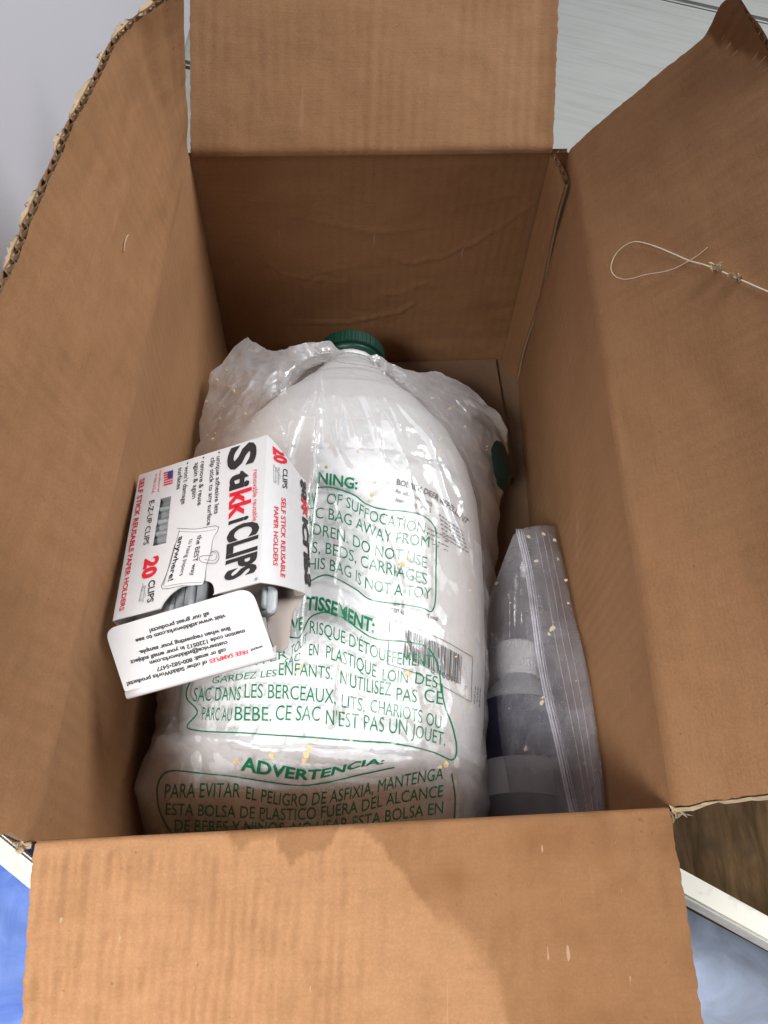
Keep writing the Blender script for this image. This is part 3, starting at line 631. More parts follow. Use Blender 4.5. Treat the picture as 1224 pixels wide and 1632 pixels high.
def fold_over(X, Y, pts, amp, w0, w1):
    """a lapped fold: steep on one side, gentle on the other"""
    pts = [np.array(p) for p in catmull(P2(pts), 5)]; best = np.full_like(X, 9.0); par = np.zeros_like(X); sg = np.ones_like(X); m = len(pts) - 1
    for k, (a, b) in enumerate(zip(pts[:-1], pts[1:])):
        ab = b - a; t = np.clip(((X - a[0]) * ab[0] + (Y - a[1]) * ab[1]) / (ab @ ab), 0, 1); dx, dy = X - a[0] - ab[0] * t, Y - a[1] - ab[1] * t
        e = np.hypot(dx, dy); c = e < best; par = np.where(c, (k + t) / m, par); sg = np.where(c, np.sign(ab[0] * dy - ab[1] * dx), sg); best = np.minimum(best, e)
    return amp * np.sin(math.pi * np.clip(par, .02, .98)) ** .5 * np.exp(-(best / np.where(sg > 0, w0, w1)) ** 1.1)
for p_, am, w0, w1 in [([(508, 592), (512, 640), (500, 720), (500, 760), (492, 830), (484, 900), (474, 980), (476, 1060)], .0055, .0012, .012), ([(560, 598), (600, 650), (640, 720), (660, 800)], .0030, .0010, .008),
                       ([(640, 640), (690, 700), (730, 790), (752, 900), (765, 1010)], .0034, .0010, .009), ([(450, 600), (440, 650), (452, 700)], .005, .0012, .010), ([(205, 1190), (330, 1192), (480, 1212), (640, 1226), (775, 1236)], .0050, .009, .0012),
                       ([(545, 1040), (540, 1110), (548, 1200)], .0026, .007, .0010), ([(230, 1110), (245, 1170), (330, 1185)], .005, .0015, .009), ([(700, 1000), (735, 1070), (768, 1150)], .0026, .0010, .006), ([(340, 1240), (430, 1262), (560, 1252), (690, 1262)], .004, .0015, .007)]:
    G[..., 2] += fold_over(G[..., 0], G[..., 1], p_, am, w0, w1)
bme = mesh('film', G.reshape(-1, 3), gridfaces(NS, NV)); film_o = obj('film', bme, M_film, bag, smooth=True)
at_ = bme.attributes.new('loose', 'FLOAT', 'POINT'); at_.data.foreach_set('value', LO.ravel().astype(np.float32))
LO = LO * (.06 + .94 * sstep(.066, .088, G[..., 1])); at_.data.foreach_set('value', LO.ravel().astype(np.float32)); LI = np.zeros((NS, NV, 3))
for i in range(NS):
    for j in range(NV):
        x, y, z = G[i, j]; q = noise.ridged_multi_fractal(Vector((x * 42 + 9, y * 30, 1.1)), 1.0, 2.1, 4, 1.0, 2.0)
        e = min(1, i / 14, (NS - 1 - i) / 14, j / 12)
        LI[i, j] = (x, y, max(.006, z - .009 * e - e * (.006 * LO[i, j] * (.9 + .5 * fbm(x * 20, y * 20, 2)) - .004 * LO[i, j] * q)))
_l = LO[::2, ::2].ravel(); li = mesh('inner_film', LI[::2, ::2].reshape(-1, 3), [q_ for q_ in gridfaces(*LI[::2, ::2].shape[:2]) if max(_l[k_] for k_ in q_) > .2]); obj('inner_film', li, M_film2, bag, smooth=True)
at_ = li.attributes.new('loose', 'FLOAT', 'POINT'); at_.data.foreach_set('value', LO[::2, ::2].ravel().astype(np.float32))
BVB = BVHTree.FromPolygons([Vector(v) for v in G.reshape(-1, 3)], gridfaces(NS, NV))
cb = Caster(BVB, .0003); Z3 = lambda *p: [(180 + x / 2.04, 1080 + y / 2.04) for x, y in p]
pr = Print(); T = lambda s, b, up, bold=0.0, **k: pr.text(s, b, up, cb, bold, **k)
T('NING:', Z2((225, 168), (330, 185), (440, 206)), (1, -17), .03)
T('W', Z2((172, 292), (216, 292)), (0, -20), .03); T('OF SUFFOCATION,', Z2((272, 285), (350, 292), (430, 328), (500, 372), (600, 400), (700, 425), (822, 448)), (2, -17.5))
T('PA', Z2((142, 415), (196, 400)), (0, -17)); T('C BAG AWAY FROM', Z2((212, 362), (300, 370), (430, 412), (480, 440), (600, 490), (720, 502), (828, 520)), (1, -18))
T('PI', Z2((150, 502), (192, 492)), (0, -17)); T('DREN. DO NOT USE', Z2((200, 448), (300, 470), (400, 502), (490, 548), (600, 580), (700, 594), (815, 634)), (1, -18))
T('S, BEDS, CARRIAGES', Z2((195, 550), (300, 560), (440, 606), (480, 630), (600, 662), (700, 690), (815, 724)), (1, -18.5))
T('HIS BAG IS NOT A TOY', Z2((176, 640), (280, 642), (420, 694), (470, 735), (600, 772), (720, 786), (838, 800)), (1, -18.5))
pr.line(Z2((225, 195), (300, 195), (420, 235), (480, 280), (560, 310), (700, 325), (790, 345), (850, 395), (866, 450), (865, 640), (862, 800), (840, 868), (800, 850), (700, 830), (520, 805), (430, 745), (300, 675), (240, 675), (170, 712)), 2.3, cb)
pr.line(Z2((140, 325), (170, 310), (206, 305)), 2, cb); pr.build('warning_print', M_ink_green, film_o); pr = Print()
T('TISSEMENT:', Z2((158, 858), (240, 862), (350, 900), (430, 945), (530, 982)), (2, -21), .035); T('VE', Z2((82, 978), (145, 962)), (0, -20), .03)
pr.line(Z2((75, 1005), (130, 1002), (180, 905), (250, 872), (310, 880), (380, 910), (450, 965), (540, 1015), (700, 1030), (800, 1050), (850, 1100), (882, 1190), (893, 1300)), 2.3, cb)
T('TOUT', Z2((78, 1112), (120, 1075), (165, 1035)), (2, -17)); T("RISQUE D'ÉTOUFFEMENT", Z2((182, 982), (280, 1005), (390, 1050), (520, 1112), (640, 1150), (740, 1160), (845, 1170)), (1, -20))
T('SAC', Z2((45, 1168), (125, 1130)), (2, -13)); T('EN', Z2((178, 1104), (228, 1106)), (1, -19)); T('PLASTIQUE', Z2((270, 1118), (400, 1165), (540, 1226)), (1, -21)); T('LOIN', Z2((574, 1240), (712, 1256)), (1, -19)); T('DES', Z2((752, 1256), (872, 1282)), (1, -19))
T('ENFANTS.', Z2((15, 1212), (150, 1215), (305, 1236)), (1, -20)); T("N'UTILISEZ", Z2((345, 1256), (480, 1300), (622, 1325)), (1, -22)); T('PAS', Z2((650, 1348), (762, 1360)), (1, -21)); T('CE', Z2((800, 1352), (902, 1372)), (1, -21))
T('EVITER', [(378, 1066), (420, 1058), (458, 1048)], (0, -13)); T('GARDEZ LES', [(338, 1090), (400, 1082), (440, 1078)], (2, -11))
T('SAC DANS', Z3((262, 78), (340, 76), (415, 74)), (2, -22)); T('LES BERCEAUX,', Z3((428, 66), (560, 70), (726, 86)), (1, -23)); T('LITS,', Z3((742, 96), (818, 112)), (1, -21)); T('CHARIOTS OU', Z3((836, 112), (950, 135), (1066, 168)), (1, -21))
T('PARC AU', Z3((290, 138), (385, 142)), (2, -21)); T('BEBE.', Z3((396, 140), (515, 142)), (1, -23)); T('CE SAC', Z3((528, 138), (672, 142)), (2, -24)); T("N'EST PAS UN", Z3((692, 152), (820, 170), (956, 188)), (1, -24)); T('JOUET.', Z3((970, 192), (1078, 222)), (2, -21))
pr.line(Z3((1068, 20), (1075, 80), (1104, 165), (1116, 235), (1100, 268), (1040, 242), (930, 216), (800, 206), (640, 195), (450, 182), (250, 168), (276, 112), (240, 62), (262, 5), (330, -20)), 2.4, cb)
pr.build('warning_print', M_ink_green, film_o); pr = Print()
T('ADVERTENCIA:', Z3((415, 298), (520, 318), (640, 330), (740, 308), (800, 290), (880, 278)), (3, -22), .035, up2=(3, -8))
pr.line(Z3((190, 505), (155, 440), (145, 380), (152, 332), (190, 303), (300, 312), (400, 322), (520, 340), (620, 350), (720, 335), (800, 315), (915, 290)), 2.3, cb); pr.line(Z3((1100, 310), (1112, 380), (1110, 460)), 2.3, cb)
T('PARA EVITAR', Z3((168, 392), (290, 388), (412, 388)), (2, -23)); T('EL PELIGRO DE ASFIXIA, MANTENGA', Z3((432, 392), (560, 415), (660, 412), (780, 392), (900, 362), (1072, 328)), (2, -20))
T('ESTA BOLSA DE PLASTICO FUERA DEL ALCANCE', Z3((172, 445), (420, 455), (600, 462), (780, 440), (900, 412), (1072, 385)), (1, -19)); T('DE BEBES Y NIÑOS. NO USAR ESTA BOLSA EN', Z3((200, 498), (420, 505), (620, 508), (800, 485), (920, 462), (1072, 440)), (1, -19))
pr.build('warning_print', M_ink_green, film_o)
# flakes caught on the bags
def crumbs(name, spots, cast, seed, mat, parent=None):
    rnd = random.Random(seed); V = []; F = []
    for px, py, r in spots:
        h = cast(px, py)
        if h is None: continue
        h = Vector(h); d_ = (Vector(CAM) - h).normalized(); a = d_.orthogonal().normalized(); b = d_.cross(a); st = len(V); m = 7; ph = rnd.random() * 6
        r *= 1.25; ring = [r * rnd.uniform(.5, 1.3) for _ in range(m)]; sx, sy = rnd.uniform(.6, 1), rnd.uniform(.6, 1)
        for k in range(m): V.append(h + (a * math.cos(ph + 6.283 * k / m) * sx + b * math.sin(ph + 6.283 * k / m) * sy) * ring[k])
        V.append(h + d_ * r * .22)
        F += [(st + k, st + (k + 1) % m, st + m) for k in range(m)]
    return obj(name, mesh(name, V, F), mat, parent)
sp = [(374, 624, .0016), (346, 606, .0012), (330, 640, .0009), (352, 668, .0011), (392, 660, .0008), (320, 600, .0008), (308, 690, .0008), (300, 650, .0010), (340, 700, .0008), (362, 590, .0008), (380, 648, .0007),
      (592, 790, .0016), (588, 800, .0011), (520, 745, .0012), (597, 770, .0010), (570, 720, .0008), (640, 900, .0022), (652, 893, .0015), (650, 1075, .0018), (488, 1200, .0022), (492, 1192, .0016), (486, 1212, .0014), (505, 1180, .0010), (435, 1203, .0014), (378, 1212, .0016), (710, 1218, .0018), (700, 1222, .0012), (480, 1062, .0014), (470, 1072, .001), (560, 1310 - 130, .0008)]
rr = random.Random(5); sp += [(rr.uniform(295, 470), rr.uniform(590, 700), rr.uniform(.0003, .0007)) for _ in range(40)] + [(rr.uniform(500, 760), rr.uniform(620, 1240), rr.uniform(.0002, .0006)) for _ in range(40)] + [(rr.uniform(670, 780), rr.uniform(620, 720), rr.uniform(.0002, .0007)) for _ in range(18)]
tag(crumbs('crumbs', sp, Caster(BVB, .0004), 3, M_crumb), 'tan crumbs and flakes stuck on the printed plastic bag', 'crumbs', kind='stuff')

# ---------------------------------------------------------------- white carton of clips
cbx = empty('clip_carton'); tag(cbx, 'small white printed carton of paper clips with its end flap open on the bag', 'carton')
Z1 = lambda *p: [(160 + x / 3.4, 680 + y / 3.4) for x, y in p]
LK = .400
Q = np.array([[-.12903357, .59027951, -.79681895], [-.30066104, .57148227, -.86852424], [-.28600746, .35509514, -.84165654], [-.11437999, .37389238, -.76995125]]) * LK + CAM   # TR, TL, BLo, BRo of the front panel
nq = np.cross(Q[1] - Q[0], Q[3] - Q[0]); nq /= np.linalg.norm(nq); nq = nq if nq[2] > 0 else -nq
fp = Plane(Q[0], nq, 0.0); fpi = Plane(Q[0], nq, .00025)
def solid(name, v, f, cast, mat, parent, th=.0006):
    """flat card piece of real thickness from a plane outline"""
    V = [np.array(cast(x, y)) for x, y in v]; nn = cast.n; m = len(V); V2 = V + [p - nn * th for p in V]
    ec = {}
    for q in f:
        for a, b in zip(q, q[1:] + q[:1]): ec[(a, b)] = 1
    F = [q for q in f] + [tuple(i + m for i in q[::-1]) for q in f] + [(b, a, a + m, b + m) for (a, b) in ec if (b, a) not in ec]
    me = mesh(name, V2, F); bm = bmesh.new(); bm.from_mesh(me); bmesh.ops.recalc_face_normals(bm, faces=bm.faces[:]); bm.to_mesh(me); bm.free()
    return obj(name, me, mat, parent)
pq = [tuple(proj(p)) for p in Q]
win = Z1((323, 392), (384, 374), (356, 630), (280, 648))
notch = []
Pn0, Pn1 = np.array(Z1((318, 1003))[0]), np.array(Z1((612, 920))[0])
for k in range(21):
    a = math.pi * k / 20; m_ = (Pn0 + Pn1) / 2; ax = (Pn0 - Pn1) / 2; upv = np.array(Z1((35, -118))[0]) - np.array(Z1((0, 0))[0])
    notch.append(tuple(m_ + ax * math.copysign(abs(math.cos(a)) ** .8, math.cos(a)) + upv * math.sin(a)))
def online(p, a, b):
    a, b, p = map(np.array, (a, b, p)); t = (p - a) @ (b - a) / ((b - a) @ (b - a)); return tuple(a + (b - a) * t)
notch[0] = online(notch[0], pq[2], pq[3]); notch[-1] = online(notch[-1], pq[2], pq[3])
v, f = poly2d([pq[0], pq[1], pq[2]] + notch + [pq[3]], [win]); fpo = solid('front_panel', v, f, fp, M_card, cbx)
# right side panel (turned up by the squashed carton), with rolled edge towards the back panel
S1 = at(477.5, 757, Q[0][2] - .017); S4 = at(486, 945, Q[3][2] - .017)
def sidept(u, v): # u along length, v across
    a = Q[0] * (1 - u) + Q[3] * u; b = S1 * (1 - u) + S4 * u; nb = np.array([.25, 0, .97])
    return a + (b - a) * v + nb * .0016 * math.sin(math.pi * v)
Gs = np.array([[sidept(i / 20, j / 12) for j in range(13)] for i in range(21)])
back_off = np.array([.0012, .0, -.0022])
Vs = np.concatenate([Gs, (Gs[:, -1:] + back_off), (Gs[:, -1:] + back_off * 2.2)], 1)
def thick(Gd, th, flip=False):
    N = normals(Gd); N = -N if flip else N; a, b = Gd.shape[:2]; V = np.concatenate([Gd.reshape(-1, 3), (Gd - N * th).reshape(-1, 3)]); o = a * b
    F = gridfaces(a, b, 0) + gridfaces(a, b, o, True)
    for i in range(a - 1): F += [(i * b, i * b + o, (i + 1) * b + o, (i + 1) * b), (i * b + b - 1, (i + 1) * b + b - 1, (i + 1) * b + b - 1 + o, i * b + b - 1 + o)]
    for j in range(b - 1): F += [(j, j + 1, j + 1 + o, j + o), ((a - 1) * b + j, (a - 1) * b + j + o, (a - 1) * b + j + 1 + o, (a - 1) * b + j + 1)]
    return V, F
nz = normals(Vs); flipS = nz[..., 2].mean() < 0
V, F = thick(Vs, .0005, flipS); spo = obj('side_panel', mesh('side_panel', V, F), M_card, cbx, smooth=False)
BVS = BVHTree.FromPolygons([Vector(v) for v in Vs.reshape(-1, 3)], gridfaces(*Vs.shape[:2])); cs = Caster(BVS, .0002)
# back panel, left side panel and closed far end
dB = S4 - Q[3]; K1, K2, K3, K4 = Q[0] + (S1 - Q[0]) * .98, Q[1] + np.array([.004, 0, -.018]), Q[2] + np.array([.004, 0, -.018]), S4 - np.array([.0, 0, .001])
V, F = thick(np.array([[K1 * (1 - i / 6) + K2 * i / 6 + (K4 * (1 - i / 6) + K3 * i / 6 - K1 * (1 - i / 6) - K2 * i / 6) * j / 6 for j in range(7)] for i in range(7)]), .0005); obj('back_panel', mesh('back_panel', V, F), M_cardin, cbx)
def qcard(name, a, b, c, d, mat, n_=6): 
    V, F = thick(np.array([[(a * (1 - i / n_) + b * i / n_) * (1 - j / n_) + (d * (1 - i / n_) + c * i / n_) * j / n_ for j in range(n_ + 1)] for i in range(n_ + 1)]), .0005); return obj(name, mesh(name, V, F), mat, cbx)
qcard('side_panel', Q[1] - nq * .0004, Q[2] - nq * .0004, K3, K2, M_card); qcard('end_panel', Q[0] - nq * .001, Q[1] - nq * .001, K2, K1, M_card)
# open end: tuck flap in front with rounded corners, folded strip below, grey dust flap
t0 = np.array(at(*Z1((24, 1108))[0], .1885)); t1 = np.array(at(*Z1((130, 1436))[0], .1800)); t2 = np.array(at(*Z1((935, 1216))[0], .2060))
nt = np.cross(t1 - t0, t2 - t1); tp = Plane(t0, nt, 0); tpi = Plane(t0, nt, .00025)
def roundpoly(pts, rad):
    out = []; m = len(pts)
    for i, p in enumerate(pts):
        p = np.array(p); a = np.array(pts[i - 1]) - p; b = np.array(pts[(i + 1) % m]) - p; r = rad[i]
        if r == 0: out.append(tuple(p)); continue
        A, B = p + a / np.linalg.norm(a) * r, p + b / np.linalg.norm(b) * r
        for k in range(9): t = k / 8; out.append(tuple(A * (1 - t) ** 2 + p * 2 * t * (1 - t) + B * t * t))
    return out
tq = Z1((22, 1100), (132, 1436), (936, 1214), (815, 868)); v, f = poly2d(roundpoly(tq, [20, 3, 3, 24])); tfo = solid('tuck_flap', v, f, tp, M_card, cbx)
c1, c2 = tp(*tq[1]), tp(*tq[2]); fold = []
for i in range(9):
    p = c1 + (c2 - c1) * i / 8; row = []
    for k in range(7): a = math.pi * k / 6; row.append(p + tp.n * (-.0003 + .0012 * (math.cos(a) - 1)) + np.array([.0008, -.0030, -.0006]) * math.sin(a))
    row.append(row[-1] + np.array([-.001, .010, -.009])); fold.append(row)
V, F = thick(np.array(fold), .0004); obj('end_panel', mesh('end_panel', V, F), M_card, cbx, smooth=True)
dp = Z1((868, 858), (1000, 872), (1108, 910), (1040, 1010), (1018, 1190), (985, 1222), (945, 1216), (915, 1130))
dpl = Plane(at(*dp[0], Q[3][2] - .004), (.25, -.30, .9), 0); v, f = poly2d(dp); solid('dust_flap', v, f, Plane(Q[3] - np.array([0, 0, .0145]), (.30, .22, .93), 0), M_cardin, cbx)
# printing on the front panel
UP = lambda k: (np.array([.954, -.30]) * k / 3.4)
pb, pred, pgy, pblu = Print(), Print(), Print(), Print()
def one(p_, par, *a, **k):
    q = Print(); q.text(*a, **k); q.build('printed_line', M_ink_black if p_ is pb else M_ink_red if p_ is pred else M_ink_grey, par)
def tx(p_, s, a, b, h, bold=0.0, cast=None, up=None): one(p_, fpo, s, Z1(a, b), UP(h) if up is None else up, cast or fpi, bold, sub=60)
tx(pb, 'S', (704, 118), (693, 246), 150, .04); tx(pb, 'ti', (712, 258), (706, 352), 108, .05); tx(pred, 'kk', (706, 362), (701, 505), 118, .035); tx(pb, 'i', (704, 512), (702, 534), 108, .05); tx(pb, 'CLIPS', (701, 548), (682, 842), 165, .04)
tx(pred, 'removable reusable', (829, 238), (826, 516), 30); tx(pb, '• unique adhesive lets', (633, 140), (618, 476), 26, .008); tx(pb, 'clip stick to any surface', (600, 172), (578, 538), 26, .008)
tx(pb, '• remove & reuse', (548, 168), (527, 430), 26, .008); tx(pb, 'again & again', (514, 198), (498, 394), 26, .008); tx(pb, "• won't damage", (462, 198), (440, 424), 26, .008); tx(pb, 'surfaces', (425, 226), (414, 344), 26, .008)
tx(pred, 'SELF STICK REUSABLE PAPER HOLDERS', (218, 285), (104, 1002), 27, .02); tx(pb, 'E-Z-UP CLIPS', (268, 405), (234, 645), 29, .01)
tx(pred, 'manufactured', (324, 240), (310, 355), 13); tx(pred, 'in the U.S.A.', (300, 258), (278, 368), 17)
tx(pred, '20', (246, 718), (226, 832), 76, .05); tx(pb, 'CLIPS', (264, 838), (255, 958), 36, .02)
pgy.line(Z1((232, 850), (262, 846), (240, 962), (204, 972), (232, 850)), .5, fpi, False, 20); tx(pgy, 'SEE WINDOW', (240, 862), (225, 955), 11); tx(pgy, 'FOR COLOR', (225, 872), (212, 950), 11)
for k in range(6):
    a, b = np.array((345, 250 + k * 13.)), np.array((395, 236 + k * 13.)); q = [a + (0, 0), b + (0, 0), b + (-1, 7), a + (-1, 7)]; pred.quad(Z1(*q), fpi)
pblu.quad(Z1((368, 246), (397, 237), (394, 276), (366, 284)), Plane(Q[0], nq, .0004))
tx(pgy, '®', (838, 820), (836, 840), 16)
pp = Print(); pp.quad(Z1((432, 560), (640, 546), (556, 856), (345, 878)), Plane(Q[0], nq, .00018)); 
pb.line(Z1((418, 552), (520, 556), (640, 540), (612, 610), (600, 680), (575, 760), (556, 858), (450, 862), (335, 880), (352, 820), (380, 740), (408, 640), (430, 565)), .7, fpi, True, 6); pb.line(Z1((424, 568), (530, 572), (628, 558)), .5, fpi); pgy.line(Z1((350, 868), (450, 850), (552, 846)), .8, fpi); pgy.line(Z1((404, 640), (372, 760), (342, 860)), .8, fpi)
fpj = Plane(Q[0], nq, .0004)
tx(pb, 'the BEST way', (530, 592), (488, 812), 27, .01, fpj); tx(pb, 'to hang papers', (486, 612), (430, 812), 25, 0, fpj); tx(pb, 'anywhere!', (428, 600), (368, 842), 30, .02, fpj)
pb.line(Z1((598, 690), (625, 672), (645, 700), (628, 740), (560, 738), (536, 720), (548, 704), (612, 698)), .7, fpj, True, 5); pb.line(Z1((604, 678), (630, 688), (632, 712), (615, 728), (566, 722)), .5, fpj, True, 5)
pp.build('printed_picture', plain('print_pale_grey', (.62, .62, .63), .5), fpo); pblu.build('printed_flag', M_ink_blue, fpo)
def flush(par):
    global pb, pred, pgy
    pb.build('printed_text', M_ink_black, par); pred.build('printed_text', M_ink_red, par); pgy.build('printed_text', M_ink_grey, par); pb, pred, pgy = Print(), Print(), Print()
flush(fpo)
n_side = lambda k: np.array([.97, .24]) * k / 3.4
def sx(p_, s, a, b, h, bold=0.0): one(p_, spo, s, Z1(a, b), n_side(h), cs, bold, sub=12)
sx(pred, '20', (936, 108), (944, 192), 68, .05); sx(pb, 'CLIPS', (988, 226), (986, 332), 26, .02); pgy.line(Z1((938, 206), (978, 216), (976, 326), (938, 314), (938, 206)), .5, cs, False, 20); sx(pgy, 'SEE WINDOW', (960, 220), (958, 316), 10); sx(pgy, 'FOR COLOR', (945, 222), (943, 308), 10)
sx(pred, 'SELF STICK REUSABLE', (980, 384), (976, 815), 24, .02); sx(pred, 'PAPER HOLDERS', (940, 432), (936, 752), 24, .02)
# the title repeated on the turned edge towards the back panel
es = [Gs[i, -1] * (1 - .0) for i in range(21)]
for s_, a, b, P_ in (('Sti', .03, .20, pb), ('kk', .21, .36, pred), ('iCLIPS', .37, .93, pb)):
    v2, f2 = text2d(s_, .05); x0, x1 = v2[:, 0].min(), v2[:, 0].max()
    pts = []
    for x, y in v2:
        u = a + (b - a) * (x - x0) / (x1 - x0); t = np.clip(y / .72, -.1, 1.05); e0 = Gs[0, -1] * (1 - u) + Gs[20, -1] * u; i_ = u * 20; i0 = min(19, int(i_)); e0 = Gs[i0, -1] * (1 - i_ + i0) + Gs[i0 + 1, -1] * (i_ - i0)
        pts.append(e0 + back_off * 2.2 * (1 - t) * .9 + np.array([.0004, 0, .0003]))
    st = len(P_.V); P_.V += [tuple(p) for p in pts]; P_.F += [tuple(st + k for k in q) for q in f2]
flush(spo)
# tuck flap text, printed upside down as seen
TU = np.array([-.30, 1.0]) * 1; 
def ft(p_, s, a, b, h, bold=.012): one(p_, tfo, s, Z1(a, b), np.array([.27, .96]) * h / 3.4, tpi, bold, sub=60)
ft(pb, 'want', (880, 1183), (812, 1206), 16, .03); ft(pred, 'FREE SAMPLES', (797, 1207), (588, 1262), 22, .03); ft(pb, 'of other StikkiWorks products!', (578, 1266), (142, 1386), 22, .035)
ft(pb, 'call or email: 800•582•5477', (680, 1200), (302, 1306), 22, .035); ft(pb, 'custservice@stikkiworks.com', (688, 1160), (266, 1272), 22, .035); ft(pb, 'menton code 1220S12 in your email subject', (782, 1098), (162, 1268), 22, .035)
ft(pb, 'line when requesting your sample.', (702, 1084), (208, 1216), 22, .035); ft(pb, 'visit www.stikkiworks.com to see', (676, 1016), (190, 1152), 22, .035); ft(pb, 'all our great products!', (588, 1004), (264, 1098), 22, .035)
# clips inside
def clip(c, d, L, r, mat, label):
    d = np.array(d, float) / np.linalg.norm(d); s_ = np.cross(d, nq); e = empty('plastic_clip'); tag(e, label, 'clip', 'clips inside the carton')
    rows = []; 
    for k in range(15):
        t = k / 14; wd = r * math.sqrt(max(0.0, 1 - (2 * t - 1) ** 6)) ; rows.append([np.array(c) + d * (t - .5) * L + s_ * wd * math.cos(a) + nq * r * .45 * math.sin(a) * (1 if wd > 0 else 0) for a in np.linspace(0, 2 * math.pi, 16, endpoint=False)])
    V = [p for q in rows for p in q]; F = [(i * 16 + k, i * 16 + (k + 1) % 16, (i + 1) * 16 + (k + 1) % 16, (i + 1) * 16 + k) for i in range(14) for k in range(16)]
    obj('body', mesh('body', V, F), mat, e, smooth=True)
    V, F = tube([np.array(c) + d * (t - .5) * L * .7 + nq * r * .5 for t in np.linspace(0, 1, 5)], r * .3, 8); obj('tongue', mesh('tongue', V, F), mat, e, smooth=True)
dl = Q[3] - Q[0]; dl /= np.linalg.norm(dl); dw = Q[0] - Q[1]; dw /= np.linalg.norm(dw); lower = Plane(Q[0] - nq * .0105, nq, 0)
for (zx, zy, mat, lb, dd_, L, r) in [((410), 945, M_clip, 'white plastic clip at the left of the carton notch', dl, .020, .0048), (520, 925, M_clip, 'white plastic clip in the middle of the carton notch', dl, .021, .0060), (902, 950, M_clip, 'white plastic clip showing at the open right end of the carton', dl, .015, .0052)]:
    clip(lower(*Z1((zx, zy))[0]), dd_, L, r, mat, lb)
for k, (t, mat) in enumerate([(.10, M_clipgrey), (.33, M_clipgrey), (.60, M_clip), (.85, M_clipgrey)]):
    a = np.array((353, 384.)) * (1 - t) + np.array((318, 640.)) * t; clip(Plane(Q[0] - nq * .0048, nq, 0)(*Z1(tuple(a))[0]), dw, .022, .0046, mat, ['grey clip at the top of the carton window', 'darker grey clip second from the top of the carton window', 'pale clip in the middle of the carton window', 'grey clip at the bottom of the carton window'][k])

# ---------------------------------------------------------------- zip bag with a small bottle
zb = empty('zip_bag'); tag(zb, 'clear zip-top bag holding a small bottle against the right box wall', 'zip bag')
rowsZ = [  # left edge, zipper, right edge (sheet points with heights)
    ((818, 853, .088), (827, 845, .092), (887, 839, .086)), ((797, 908, .070), (841, 907, .094), (899, 907, .096)), ((779, 960, .058), (851, 975, .097), (914, 971, .104)),
    ((775, 1040, .055), (862, 1055, .100), (936, 1039, .114)), ((772, 1106, .055), (875, 1121, .104), (951, 1106, .120)), ((778, 1190, .055), (890, 1185, .107), (963, 1198, .122)), ((782, 1250, .052), (903, 1246, .108), (967, 1250, .122)), ((785, 1320, .050), (919, 1320, .108), (973, 1320, .120))]
cols = [np.array(catmull([at(*r_[k]) for r_ in rowsZ], 14)) for k in range(3)]; mz = len(cols[0]); nzc = 60; Gz = np.zeros((mz, nzc, 3))
for i in range(mz):
    Lp, Zp, Rp = cols[0][i], cols[1][i], cols[2][i]; Rp = Rp.copy(); Rp[0] = min(Rp[0], .1195)
    for j in range(nzc):
        t = j / (nzc - 1)
        if t < .5: q = t / .5; p = Lp * (1 - q) + Zp * q + np.array([0, 0, .010]) * math.sin(math.pi * q) * sstep(0, .3, i / mz)
        else: q = (t - .5) / .5; p = Zp * (1 - q) + Rp * q + np.array([0, 0, .003]) * math.sin(math.pi * q)
        r_ = noise.ridged_multi_fractal(Vector((p[0] * 70, p[1] * 14, 1.3)), 1.0, 2.0, 3, 1.0, 2.0)
        k = .0018 * sstep(0, .12, q if t < .5 else 1 - q) if t < .5 else .0010
        Gz[i, j] = p + np.array([0, 0, 1]) * (k * (r_ - .7) + .0012 * fbm(p[0] * 40, p[1] * 30, 9) * math.sin(math.pi * t))
V = Gz.reshape(-1, 3); F = gridfaces(mz, nzc); zf = obj('film', mesh('film', V, F), M_zip, zb, smooth=True)
BVZ = BVHTree.FromPolygons([Vector(p) for p in V], F)
back = Gz.copy(); back[..., 2] = np.minimum(back[..., 2] - .004 - .045 * np.sin(np.linspace(0, math.pi, nzc))[None, :] * np.clip(np.linspace(0, 3, mz), 0, 1)[:, None], back[..., 2] - .0006); back[..., 2] = np.maximum(back[..., 2], .012)
obj('back_film', mesh('back_film', back.reshape(-1, 3), gridfaces(mz, nzc)), M_zip, zb, smooth=True)
zl = cols[1]
for off, wd in ((-.0018, .0005), (-.0005, .0007), (.0010, .0005), (.0022, .0003)):
    V, F = tube([p + np.array([off, 0, .0012]) for p in zl[::3]], wd, 6); obj('zipper_track', mesh('zipper_track', V, F), M_zipper, zb, smooth=True)
for off in (.0085, .0125, .0165):
    V, F = tube([Gz[i, int(nzc * (.5 + off * 22))] + np.array([0, 0, .0003]) for i in range(2, mz, 4)], .00016, 5); obj('seam', mesh('seam', V, F), M_zipper, zb, smooth=True)
rz = random.Random(8); spz = [(842, 855, .0013), (866, 852, .0014), (855, 894, .0015), (883, 861, .0011), (901, 925, .0012), (889, 892, .001), (906, 962, .001), (839, 1193, .0013), (864, 1120, .0015), (865, 1112, .0011), (771, 1188, .0012), (792, 930, .0014), (880, 1003, .0018), (876, 1010, .0014)] + [(rz.uniform(800, 925), rz.uniform(860, 1250), rz.uniform(.0002, .0005)) for _ in range(22)]
tag(crumbs('crumbs', spz, Caster(BVZ, .0004), 6, plain('pale_crumb', (.55, .48, .36), .85)), 'pale crumbs stuck on the clear zip bag', 'crumbs', kind='stuff')
sb = empty('small_bottle'); tag(sb, 'small white bottle with ribbed cap and dark blue label inside the zip bag', 'bottle')
o0 = np.array([.0955, .165, .052]); ax = (.02, 1, 0.02)
V, F = lathe([(-.11, .010), (-.108, .0215), (-.10, .0232), (-.02, .0232), (-.012, .0215), (-.004, .0165), (.0, .0120), (.004, .0112)], o0, ax, 40); obj('body', mesh('body', V, F), plain('bottle_white', (.40, .41, .44), .4), sb, smooth=True)
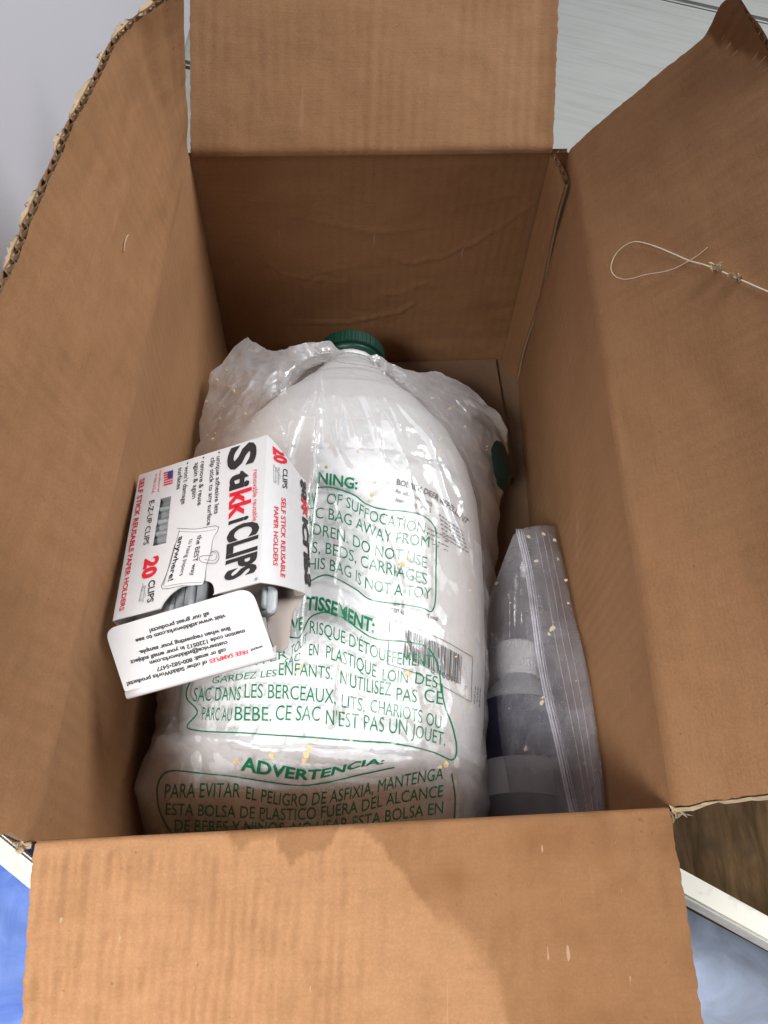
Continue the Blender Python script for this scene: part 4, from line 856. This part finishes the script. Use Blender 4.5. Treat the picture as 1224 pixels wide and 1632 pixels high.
rb2 = lambda r: (lambda a: r + .0003 * (1 if math.sin(a * 36) > 0 else -1))
V, F = lathe([(.002, .0118), (.003, .0132), (.006, .0132), (.0062, rb2(.0128)), (.022, rb2(.0124)), (.0235, .0115), (.0236, .0004)], o0, ax, 144); obj('cap', mesh('cap', V, F), plain('cap_white', (.78, .78, .78), .4), sb)
V, F = lathe([(-.050, .0234), (-.0498, .0236), (-.0155, .0236), (-.0150, .0233)], o0, ax, 40, False); obj('label', mesh('label', V, F), plain('label_blue', (.03, .03, .07), .4), sb, smooth=True)
V, F = lathe([(-.085, .0234), (-.0848, .0236), (-.0705, .0236), (-.070, .0234)], o0, ax, 40, False); obj('label', mesh('label', V, F), plain('label_grey', (.10, .10, .12), .4), sb, smooth=True)

# ---------------------------------------------------------------- loop of string on the right flap
BVR = BVHTree.FromPolygons([Vector(p) for p in RG.reshape(-1, 3)], gridfaces(*RG.shape[:2])); cr = Caster(BVR, .0009)
ZS = lambda *p: [(960 + x / 4.636, 360 + y / 4.636) for x, y in p]
sp_ = catmull(ZS((785, 165), (720, 220), (650, 268), (560, 320), (480, 352), (330, 382), (250, 408), (180, 415), (115, 390), (85, 330), (110, 240), (170, 170), (245, 130), (330, 138), (440, 175), (550, 222), (650, 265), (760, 295), (900, 350), (1040, 412), (1220, 490), (1400, 570)), 8)
pts = []
for k, (a, b) in enumerate(sp_):
    h = cr(a, b); h = np.array(h) if h is not None else pts[-1] + (pts[-1] - pts[-2]); pts.append(h + RN[60, 30] * -.0022 * math.sin(math.pi * min(1, k / 120)) ** 2)
stg = empty('string'); tag(stg, 'looped pale string with frayed knots lying on the right flap', 'string')
V, F = tube(pts, [.00022 + .00018 * sstep(70, 130, k) for k in range(len(pts))], 6); obj('strand', mesh('strand', V, F), M_string, stg, smooth=True)
rk = random.Random(2)
for (zx, zy, r) in ((845, 325, .0042), (870, 335, .003), (1005, 402, .0038), (960, 380, .0024)):
    c = cr(*ZS((zx, zy))[0])
    if c is not None: tuft('frayed_knot', np.array(c) - RN[60, 30] * .001, stg, rk.randint(0, 99), r, 14)
# small loose fibre stuck on the left flap
V, F = tube([LG[int(160 * .30), 20] + LN[48, 20] * -.0008 + np.array([0, -.012 * t, .006 * t * (1 - t)]) for t in np.linspace(0, 1, 8)], .0003, 5)
tag(obj('paper_fibre', mesh('paper_fibre', V, F), M_torn), 'tiny pale fibre stuck on the left flap', 'fibre')
